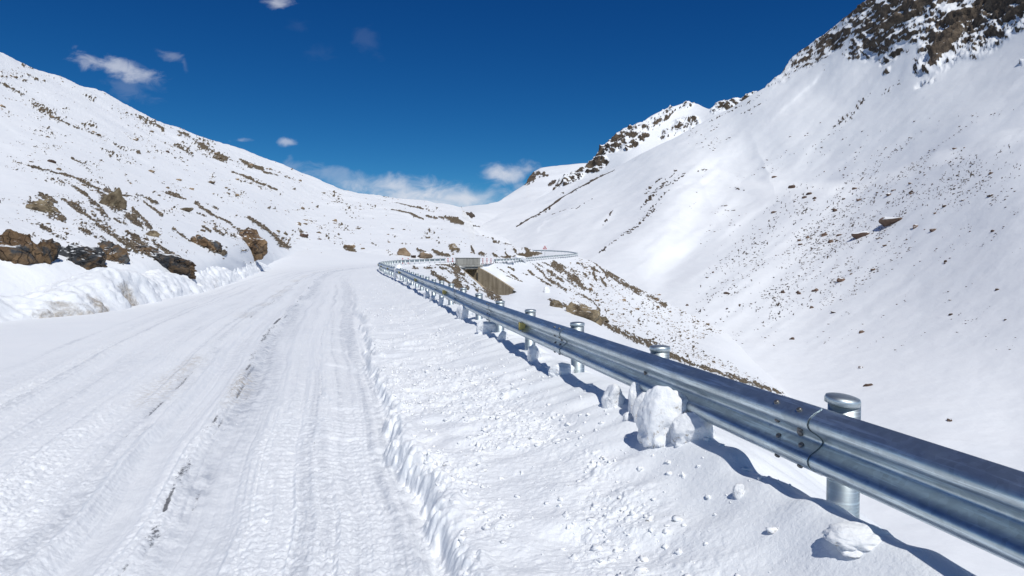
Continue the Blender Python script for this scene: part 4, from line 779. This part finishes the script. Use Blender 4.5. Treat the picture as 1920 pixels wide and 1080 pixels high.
# ------------------------------------------------------------------ rocks
import bmesh
def rock_mesh(name, seed, sub=3, cuts=11, rough=.10, sx=1, sy=1, sz=1, freq=1.6, fine=.03):
    rg = np.random.default_rng(seed); bm = bmesh.new(); bmesh.ops.create_icosphere(bm, subdivisions=sub, radius=.5)
    me = bpy.data.meshes.new(name); bm.to_mesh(me); bm.free(); n = len(me.vertices); v = np.empty(n*3, np.float32); me.vertices.foreach_get('co', v); v = v.reshape(-1, 3).astype(float)
    for _ in range(cuts):
        d = rg.normal(size=3); d /= np.linalg.norm(d); k = rg.uniform(.26, .44); v -= np.clip(v @ d-k, 0, None)[:, None]*d
    o = seed*3.7; r = v/(np.linalg.norm(v, axis=1, keepdims=True)+1e-9)
    v += r*(rough*fbm(v[:, 0]*freq*2+o, v[:, 1]*freq*2, v[:, 2]*freq*2, oct=3, seed=seed)+fine*ridged(v[:, 0]*7+o, v[:, 1]*7, v[:, 2]*7, oct=5 if sub > 4 else 3, seed=seed+1, gain=.62))[:, None]
    v *= (sx, sy, sz); me.vertices.foreach_set('co', v.astype(np.float32).ravel()); me.polygons.foreach_set('use_smooth', np.ones(len(me.polygons), bool)); me.update()
    if hasattr(me, 'set_sharp_from_angle'): me.set_sharp_from_angle(angle=R(28))
    return me
ROCKS = {}
for key in ('boulder', 'dark_boulder', 'earth'):
    ROCKS[key] = []
    for i in range(9):
        me = rock_mesh('rock', 300+i, 3, 12, .09); me.materials.append(M[key]); ROCKS[key].append(me)
def put_rock(sheet, px, py, w, key, label, group, name='boulder', asp=.62, sink=.15, rnd=random):
    p, n = sheet.pick(px, py); s = w*p[1]/F; me = rnd.choice(ROCKS[key])
    o = bpy.data.objects.new(name, me); COL.objects.link(o); o.scale = (s*rnd.uniform(.95, 1.1), s*rnd.uniform(.75, 1.1), s*asp*rnd.uniform(.9, 1.15)); o.rotation_euler = (rnd.uniform(-.25, .25), rnd.uniform(-.25, .25), rnd.uniform(0, 6.28))
    o.location = (p[0], p[1], p[2]+s*asp*(.5-.5*sink-.32)); tag(o, label, 'rock', group); return o
G1 = 'brown rocks scattered over the left hillside'; L1 = 'small brown rock poking through the snow of the left hillside'
G2 = 'dark rocks scattered over the right mountainside'; L2 = 'small dark rock poking through the snow of the right mountainside'
G3 = 'stones on the spur below the far bend'; L3 = 'tan stone on the stony spur below the far bend'
rq = random.Random(21)
# rocks of the left hill one can name
for px, py, w, a, lab in ((348, 396, 26, .55, 'tan pointed rock on the left hillside above the brown earth streaks'), (394, 347, 20, .4, 'flat reddish brown rock alone on the snow of the middle left hillside'), (336, 337, 12, .8, 'brown upright rock above the flat reddish rock on the left hillside'), (360, 353, 12, .8, 'orange brown rock beside the flat reddish rock on the left hillside'), (283, 322, 16, .5, 'brown rock with snow on top highest of the rock row on the left hillside'),
                         (97, 305, 18, .5, 'dark rock in a snow hollow at the far left of the hillside'), (313, 288, 9, .8, 'small dark round rock high on the left hillside'), (285, 440, 34, .45, 'long pale tan slab among the brown earth streaks'), (567, 445, 18, .55, 'dark rock in a snow hollow above the road bend'), (560, 423, 14, .6, 'brown rock left of its pair on the snow above the road bend'), (572, 421, 10, .5, 'flat brown rock right of its pair on the snow above the road bend'),
                         (598, 449, 10, .4, 'flat dark rock alone on the smooth snow above the road bend'), (655, 466, 20, .7, 'brown broken rock on the snow above the road crest'), (680, 467, 8, .7, 'small grey rock on the snow above the road crest'), (522, 434, 9, .8, 'grey round rock at the end of the brown earth streaks'), (535, 439, 10, .8, 'second grey round rock at the end of the brown earth streaks'),
                         (754, 478, 29, .85, 'large round tan boulder beside the bend behind the guardrail'), (795, 482, 36, .52, 'long flat topped tan boulder behind the guardrail'), (776, 482, 13, 1.1, 'dark brown rock leaning on the flat topped tan boulder'), (811, 469, 8, .7, 'small tan rock behind the flat topped boulder'), (850, 468, 25, .7, 'brown stony earth lump on the slope above the culvert'), (884, 473, 5, 1.3, 'small upright stone on the slope right of the culvert'), (849, 477, 6, .8, 'pale small stone above the marker posts'),
                         (735, 430, 8, .5, 'flat brown rock low on the far left slope'), (757, 431, 7, .5, 'dark rock right of the flat brown one on the far slope')):
    o = put_rock(hill, px, py, w, 'dark_boulder' if 'dark' in lab else ('earth' if 'earth' in lab else 'boulder'), lab, 'rocks on the left hill', asp=a, rnd=rq)
def scatter(sheet, n, box, dens, wlo, whi, key, label, group, seed, power=2.2):
    rg = np.random.default_rng(seed); r2 = random.Random(seed); k = 0; tries = 0
    while k < n and tries < n*300:
        tries += 1; px, py = rg.uniform(box[0], box[2]), rg.uniform(box[1], box[3]); j = int(np.clip(np.searchsorted(sheet.px, px), 1, len(sheet.px)-1))
        if not (sheet.PY[0, j]+3 < py < sheet.PY[-1, j]) or rg.random() > dens(px, py): continue
        put_rock(sheet, px, py, wlo+(whi-wlo)*rg.random()**power, key, label, group, asp=rg.uniform(.4, .75), rnd=r2); k += 1
def s1(v): return np.array([v], float)
hd = lambda px, py: float(sstep(-.1, .5, fbm(s1((px+py*1.6)/60), s1((py-px*.38)/14), oct=4, seed=112))[0])*(1 if 240 < py < 440 else .35)
scatter(hill, 95, (0, 130, 640, 450), hd, 3.5, 12, 'boulder', L1, G1, 31)
scatter(hill, 30, (600, 385, 1000, 482), lambda px, py: float(sstep(-.2, .5, vn(s1(px/40), s1((py-px*.25)/8), seed=77))[0]), 2.5, 6, 'boulder', L1, G1, 32)
# right mountainside
for px, py, w, a, lab in ((1672, 420, 50, .62, 'largest long reddish brown boulder on the right mountainside'), (1614, 444, 32, .85, 'reddish boulder left of and below the largest one on the right mountainside'), (1556, 449, 16, .6, 'brown rock left of the two largest boulders on the right mountainside'), (1544, 435, 14, .7, 'dark rock above the left brown rock near the two largest boulders'), (1571, 437, 12, .6, 'dark rock between the brown rock and the reddish boulder'), (1513, 438, 8, .9, 'small dark rock leftmost beside the two largest boulders'),
                         (1563, 391, 12, .9, 'brown rock above the two largest boulders on the right mountainside'), (1668, 367, 14, .6, 'dark rock in a snow hollow below the fold of the right mountainside'), (1718, 428, 14, .7, 'dark brown rock right of the largest reddish boulder'), (1752, 433, 14, .6, 'dark rock farthest right of the boulder row'), (1485, 344, 20, .45, 'flat reddish boulder alone on the snow bench below the cliffs'), (1516, 359, 14, .5, 'brown rock right of the flat reddish boulder on the snow bench'),
                         (1577, 524, 18, .7, 'dark brown boulder low on the right mountainside'), (1527, 541, 12, .8, 'dark rock left of and below the low dark brown boulder'), (1521, 574, 12, .7, 'dark rock low near the valley floor'), (1563, 584, 12, .6, 'dark rock right of its twin near the valley floor'), (1484, 633, 11, .9, 'dark pointed rock at the end of the snow track on the valley floor'), (1616, 622, 11, .7, 'dark rock alone on the lower right slope'), (1614, 690, 10, .7, 'grey rock on the valley floor behind the guardrail'), (1627, 723, 18, .55, 'dark grey rock on the valley floor above the nearest post'), (1779, 790, 14, .6, 'reddish brown rock on the valley floor right of the nearest post'),
                         (1858, 369, 12, .6, 'dark rock high at the right of the right mountainside'), (1870, 543, 10, .6, 'small dark rock alone on the smooth right slope'), (1774, 491, 10, .7, 'small dark rock on the smooth slope right of the boulders'), (1233, 549, 11, .5, 'tan rock on the valley floor beyond the stony spur'), (1288, 571, 9, .6, 'dark rock on the valley floor right of the stony spur'), (1336, 504, 6, .8, 'small dark rock at the foot of the mountain nose')):
    put_rock(mount, px, py, w, 'dark_boulder' if 'tan' not in lab else 'boulder', lab, 'rocks on the right mountainside', asp=a, sink=.3, rnd=rq)
def md(px, py):
    c = math.exp(-(((px-1560)+(py-450)*.9)/130)**2-((py-460)/110)**2)+.5*math.exp(-((px-1760)/130)**2-((py-335)/40)**2)+.12
    return min(1, c*float(sstep(-.35, .5, vn(s1((px+py)/26), s1((py-px)/26), seed=78))[0])*(.3+.7*float(sstep(-.2, .4, fbm(s1((px*.6+py*.8)/16), s1((py*.6-px*.8)/60), oct=3, seed=80, gain=.6))[0])))
scatter(mount, 68, (1330, 250, 1915, 640), md, 4, 12, 'dark_boulder', L2, G2, 33)
scatter(gully, 42, (1060, 485, 1470, 742), lambda px, py: float(inpoly(np.array([px]), np.array([py]), [(1080, 482), (1140, 507), (1215, 550), (1300, 594), (1360, 624), (1300, 650), (1470, 736), (1470, 744), (1300, 690), (1130, 612), (1060, 540)])[0])*(1 if px+py*.6 > 1390 else .5), 3.5, 12, 'boulder', L3, G3, 34)
# too many to count: gravel-sized stones
def stones(name, sheet, n, box, dens, wlo, whi, key, label, seed):
    rg = np.random.default_rng(seed); px = rg.uniform(box[0], box[2], n*12); py = rg.uniform(box[1], box[3], n*12); P, N_, ok = sheet.pickmany(px, py); ok &= rg.random(n*12) < dens(px, py); ii = np.nonzero(ok)[0][:n]
    bm = bmesh.new(); bmesh.ops.create_icosphere(bm, subdivisions=1, radius=.5); b = np.array([v.co[:] for v in bm.verts]); f = np.array([[v.index for v in q.verts] for q in bm.faces]); bm.free()
    m = len(ii); s = (wlo+(whi-wlo)*rg.random(m)**2)*P[ii, 1]/F; V = b[None]*(s[:, None, None]*np.stack([rg.uniform(.8, 1.3, m), rg.uniform(.8, 1.3, m), rg.uniform(.4, .8, m)], -1)[:, None, :])*rg.uniform(.75, 1.2, (m, len(b), 1))
    a = rg.uniform(0, 6.28, m); ca, sa = np.cos(a)[:, None], np.sin(a)[:, None]; V = np.stack([V[..., 0]*ca-V[..., 1]*sa, V[..., 0]*sa+V[..., 1]*ca, V[..., 2]], -1)+P[ii][:, None, :]
    o = link(name, mesh_np(name, V.reshape(-1, 3), (f[None]+(np.arange(m)*len(b))[:, None, None]).reshape(-1, 3)), M[key], smooth=False); tag(o, label, 'stones', None, 'stuff')
def vd(fx, fy, sk, lo, hi, seed): return lambda px, py: sstep(lo, hi, vn((px+sk*py)/fx, (py-px*.35)/fy, seed=seed))
def bare(sheet, k=1.0):
    def f(px, py):
        j = np.clip(np.searchsorted(sheet.px, px), 1, len(sheet.px)-1); tp = sheet.PY[0, j]; bt = sheet.PY[-1, j]; i = np.clip(((py-tp)/(bt-tp)*(sheet.PY.shape[0]-1)).astype(int), 0, sheet.PY.shape[0]-1)
        return k*sstep(.3, .7, sheet.rock[i, j])
    return f
stones('stones', hill, 1500, (0, 330, 560, 510), bare(hill), 1.6, 5.0, 'boulder', 'broken stones lying in the bare brown streaks of the left cut slope', 44)
stones('stones', gully, 1200, (727, 490, 1140, 640), bare(gully), 1.0, 3.2, 'boulder', 'broken stones lying on the bare earth streaks of the gully sides', 45)
stones('stones', hill, 2600, (0, 110, 1000, 480), lambda px, py: np.clip(sstep(0, .5, fbm((px+py*1.6)/60, (py-px*.38)/14, oct=4, seed=112)), .05, 1), .9, 3.6, 'boulder', 'countless small brown stones sprinkled over the left hillside', 41)
stones('stones', gully, 1700, (1020, 485, 1480, 745), lambda px, py: inpoly(px, py, [(1080, 482), (1140, 507), (1215, 550), (1300, 594), (1360, 624), (1290, 640), (1470, 736), (1470, 744), (1300, 690), (1130, 612), (1040, 560), (1050, 500)])*(.25+.75*sstep(-.3, .4, vn(px/22, (py-px*.5)/9, seed=79))), 1.0, 4.2, 'boulder', 'countless tan stones covering the spur below the far bend', 42)
stones('stones', mount, 2600, (1290, 210, 1915, 660), lambda px, py: sstep(.22, .85, .85*np.exp(-(((px-1560)+(py-450)*.9)/140)**2-((py-460)/110)**2)+.55*np.exp(-((px-1760)/140)**2-((py-335)/40)**2)+.95*fbm((px*.6+py*.8)/16, (py*.6-px*.8)/60, oct=3, seed=80, gain=.6)), 1.2, 4.6, 'dark_boulder', 'countless small dark stones sprinkled over the right mountainside', 43)
# ------------------------------------------------------------------ rock outcrops in the cut slope
def outcrop(sheet, px, py, wpx, hpx, seed, label, mat='outcrop', depth=.8, cuts=30, tilt=0, name='rock_outcrop', down=.0):
    p, n = sheet.pick(px, py); k = p[1]/F; me = rock_mesh(name, seed, 5, cuts, .15, freq=1.7, fine=.075); me.materials.append(M[mat])
    o = bpy.data.objects.new(name, me); COL.objects.link(o); w, h = wpx*k*1.22, hpx*k*1.45
    az = math.atan2(p[0], p[1]); o.scale = (w, w*depth, h); o.rotation_euler = (-.2, tilt, -az)
    o.location = (p[0]+math.sin(az)*w*depth*.13, p[1]+math.cos(az)*w*depth*.13, p[2]-down*h); tag(o, label, 'rock outcrop', 'rock outcrops in the cut slope'); return o
outcrop(hill, 28, 484, 86, 78, 401, 'dark grey and orange rock outcrop at the left edge of the picture', tilt=.1); outcrop(hill, 78, 489, 52, 52, 402, 'brown rock shoulder joined to the dark grey outcrop on the left edge', tilt=.3)
outcrop(hill, 158, 492, 86, 58, 403, 'broad brown outcrop second from the left above the snow bank', tilt=.15); outcrop(hill, 206, 487, 54, 56, 404, 'grey brown rock at the right end of the second outcrop', tilt=.3)
outcrop(hill, 306, 494, 104, 46, 405, 'long dark outcrop sloping down right in the middle of the cut slope', tilt=.35); outcrop(hill, 385, 463, 62, 36, 406, 'low reddish brown outcrop between the long dark one and the rightmost', tilt=.3); outcrop(hill, 467, 462, 64, 52, 407, 'rightmost steep brown outcrop standing over the snow bank', tilt=.1, depth=1.0)
outcrop(hill, 82, 396, 66, 40, 408, 'bare brown earth patch high at the left of the cut slope', 'earth', tilt=.4); outcrop(hill, 212, 388, 46, 54, 409, 'bare stony earth patch above the second outcrop', 'earth', tilt=.4)
outcrop(gully, 1092, 596, 70, 44, 410, 'bare brown earth bank in the gully behind the guardrail', 'earth', tilt=.1); outcrop(gully, 1042, 576, 26, 18, 411, 'small bare earth lump left of the brown earth bank in the gully', 'earth', tilt=.2); outcrop(gully, 1128, 602, 22, 14, 412, 'small bare earth lump right of the brown earth bank in the gully', 'earth', tilt=.2)
# ------------------------------------------------------------------ blocks and piles of snow along the rail
def snow_mesh(name, seed, sub=4, rough=.16, cuts=3):
    rg = np.random.default_rng(seed); bm = bmesh.new(); bmesh.ops.create_icosphere(bm, subdivisions=sub, radius=.5); me = bpy.data.meshes.new(name); bm.to_mesh(me); bm.free()
    n = len(me.vertices); v = np.empty(n*3, np.float32); me.vertices.foreach_get('co', v); v = v.reshape(-1, 3).astype(float); r = v*2; o = seed*2.9
    for _ in range(cuts):
        d = rg.normal(size=3); d[2] *= .5; d /= np.linalg.norm(d); k = rg.uniform(.28, .40); e = v @ d-k; e = np.where(e > -.06, (e+.06)**2/(4*.06)*(e < .06)+e*(e >= .06), 0); v -= e[:, None]*d*.9
    low = sstep(.25, -.35, v[:, 2])
    q = rough*fbm(r[:, 0]*1.3+o, r[:, 1]*1.3, r[:, 2]*1.3, oct=3, seed=seed, gain=.55)+.05*low*ridged(r[:, 0]*3+o, r[:, 1]*3, r[:, 2]*2.2, oct=3, seed=seed+1)-.06*low*cellbumps(np.arctan2(r[:, 1], r[:, 0])*3+o, r[:, 2]*4, seed+2, .5)+.018*fbm(r[:, 0]*7+o, r[:, 1]*7, r[:, 2]*7, oct=3, seed=seed+3)
    v += r*q[:, None]; v[:, :2] *= (1+.35*sstep(-.15, -.5, v[:, 2]))[:, None]
    me.vertices.foreach_set('co', v.astype(np.float32).ravel()); me.polygons.foreach_set('use_smooth', np.ones(len(me.polygons), bool)); me.update(); return me
def snow_lump(u, px, wpx, hpx, label, seed, cuts=10, base=None, sub=4, asp=.8, rough=.15, tilt=0, name='snow_block', lift=0):
    Y = (2.13+u)/((px-HX)/F+.222)
    if base is None and Y > 28: Y = base
    if base is not None: Y = base
    X = (px-HX)/F*Y; z = ground(X, Y); w = wpx*Y/F; h = hpx*Y/F
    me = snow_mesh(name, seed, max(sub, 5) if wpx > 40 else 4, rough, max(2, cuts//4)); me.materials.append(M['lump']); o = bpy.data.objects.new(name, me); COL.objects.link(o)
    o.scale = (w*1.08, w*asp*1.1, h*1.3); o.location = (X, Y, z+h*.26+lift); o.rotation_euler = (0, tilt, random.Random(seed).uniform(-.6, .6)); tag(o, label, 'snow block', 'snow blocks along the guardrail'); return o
snow_lump(-.17, 1246, 92, 100, 'largest dirty snow block leaning against the guardrail', 533, 22, sub=5, tilt=.1, rough=.13); snow_lump(-.15, 1206, 36, 50, 'grimy snow lump joined to the left foot of the largest block', 502, 10); snow_lump(-.09, 1300, 76, 56, 'smooth snow heap at the right foot of the largest block', 503, 4, rough=.06, lift=-.02)
snow_lump(-.10, 1194, 32, 60, 'upright narrow snow block left of the largest one', 504, 10); snow_lump(-.16, 1149, 38, 42, 'squat snow block left of the upright one', 505, 10); snow_lump(-.22, 1178, 20, 14, 'small snow clod below the upright block', 506, 8)
snow_lump(-.16, 1608, 110, 34, 'half buried icy snow lump in front of the nearest post', 507, 14, sub=5, lift=-.035, rough=.2); snow_lump(-.25, 1386, 22, 22, 'small snow clod on smooth snow right of the largest block', 508, 8)
snow_lump(-.08, 1054, 44, 26, 'low snow heap under the rail left of the squat block', 509, 8); snow_lump(-.06, 1002, 24, 30, 'small upright snow block under the rail right of the yellow reflector', 510, 10); snow_lump(-.05, 942, 20, 18, 'small snow block under the rail below the yellow reflector', 511, 8); snow_lump(-.04, 914, 44, 22, 'wide snow heap under the rail left of the yellow reflector', 512, 8); snow_lump(-.05, 872, 32, 24, 'rounded snow block under the rail near the second reflector', 513, 8)
snow_lump(-.05, 829, 16, 16, 'small snow block beside the second reflector', 514, 8); snow_lump(-.08, 812, 13, 11, 'small clod in the rail shadow', 515, 8); snow_lump(-.10, 800, 12, 14, 'snow clod near the third reflector', 516, 8); snow_lump(0, 772, 13, 14, 'snow clod at the foot of the distant rail posts', 517, 8, base=29)
snow_lump(0, 749, 25, 27, 'tall pointed snow pile covering part of the rail before the bend', 518, 9, base=36, name='snow_pile'); snow_lump(0, 740, 18, 20, 'snow pile left of the tall pointed one by the bend', 519, 9, base=43, name='snow_pile'); snow_lump(0, 729, 15, 17, 'farthest snow pile at the bend of the near rail', 520, 9, base=56, name='snow_pile')
o = put_rock(gully, 978, 488.5, 26, 'boulder', 'pointed snow pile against the distant guardrail', 'snow blocks along the guardrail', 'snow_pile', .55); o.data = rock_mesh('snow_pile', 521, 3, 9, .1); o.data.materials.append(M['lump']); o['category'] = 'snow pile'; o.location.z += .35; o.location.y -= .6
o = put_rock(gully, 1024, 548, 16, 'boulder', 'small icy snow cone standing in the gully', 'snow cones', 'snow_pile', 1.2); o.data = rock_mesh('snow_pile', 522, 3, 9, .12); o.data.materials.append(M['lump']); o['category'] = 'snow pile'; del o['group']
# ------------------------------------------------------------------ crumbs of snow thrown by wheels and plough
def build_crumbs():
    rg = np.random.default_rng(61); n = 4600
    Y = 2.7*(36/2.7)**rg.random(n*3); v = np.where(rg.random(n*3) < .72, rg.uniform(-1.66, -.28, n*3), rg.uniform(-6.2, -1.75, n*3)); w = wfac(Y); X = railx(Y)+v*w; u = v*w
    Y[:900] = rg.uniform(3.3, 9, 900); v[:900] = -rg.random(900)**1.5*.45/wfac(Y[:900])-.03; X = railx(Y)+v*w; u = v*w
    cl = fbm(X*1.6, Y*1.1, seed=50, oct=3)+.25*sstep(-.5, -1.0, u); pr = np.where(v > -1.7, .06+sstep(-.15, .45, cl)*sstep(-.3, -.8, u), .22*sstep(.0, .5, fbm(v*2.2, Y*.12, seed=24, oct=3)))
    pr[:900] = .40; k = np.nonzero(rg.random(n*3) < pr)[0][:n]; X, Y, v = X[k], Y[k], v[k]; z = road_surface(X, Y)[0]; m = len(k)
    s = .007+.036*rg.random(m)**5; s = np.where(v > -1.7, s, s*.5)
    bm = bmesh.new(); bmesh.ops.create_icosphere(bm, subdivisions=1, radius=.5); b = np.array([q.co[:] for q in bm.verts]); f = np.array([[q.index for q in t.verts] for t in bm.faces]); bm.free()
    bm = bmesh.new(); bmesh.ops.create_icosphere(bm, subdivisions=2, radius=.5); b = np.array([q.co[:] for q in bm.verts]); f = np.array([[q.index for q in t.verts] for t in bm.faces]); bm.free()
    sc = np.stack([rg.uniform(.7, 1.3, m), rg.uniform(.7, 1.3, m), rg.uniform(.5, 1, m)], -1)*s[:, None]
    off = rg.uniform(0, 100, (m, 1)); dn = 1+.6*vn(b[None, :, 0]*4.2+off, b[None, :, 1]*4.2+off*.3, b[None, :, 2]*4.2, seed=62); V = b[None]*dn[..., None]*sc[:, None, :]+np.stack([X, Y, z+s*.05], -1)[:, None, :]
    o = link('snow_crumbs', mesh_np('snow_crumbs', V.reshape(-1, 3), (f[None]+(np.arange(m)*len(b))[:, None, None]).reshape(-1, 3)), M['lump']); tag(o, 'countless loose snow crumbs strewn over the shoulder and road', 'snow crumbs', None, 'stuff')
build_crumbs()
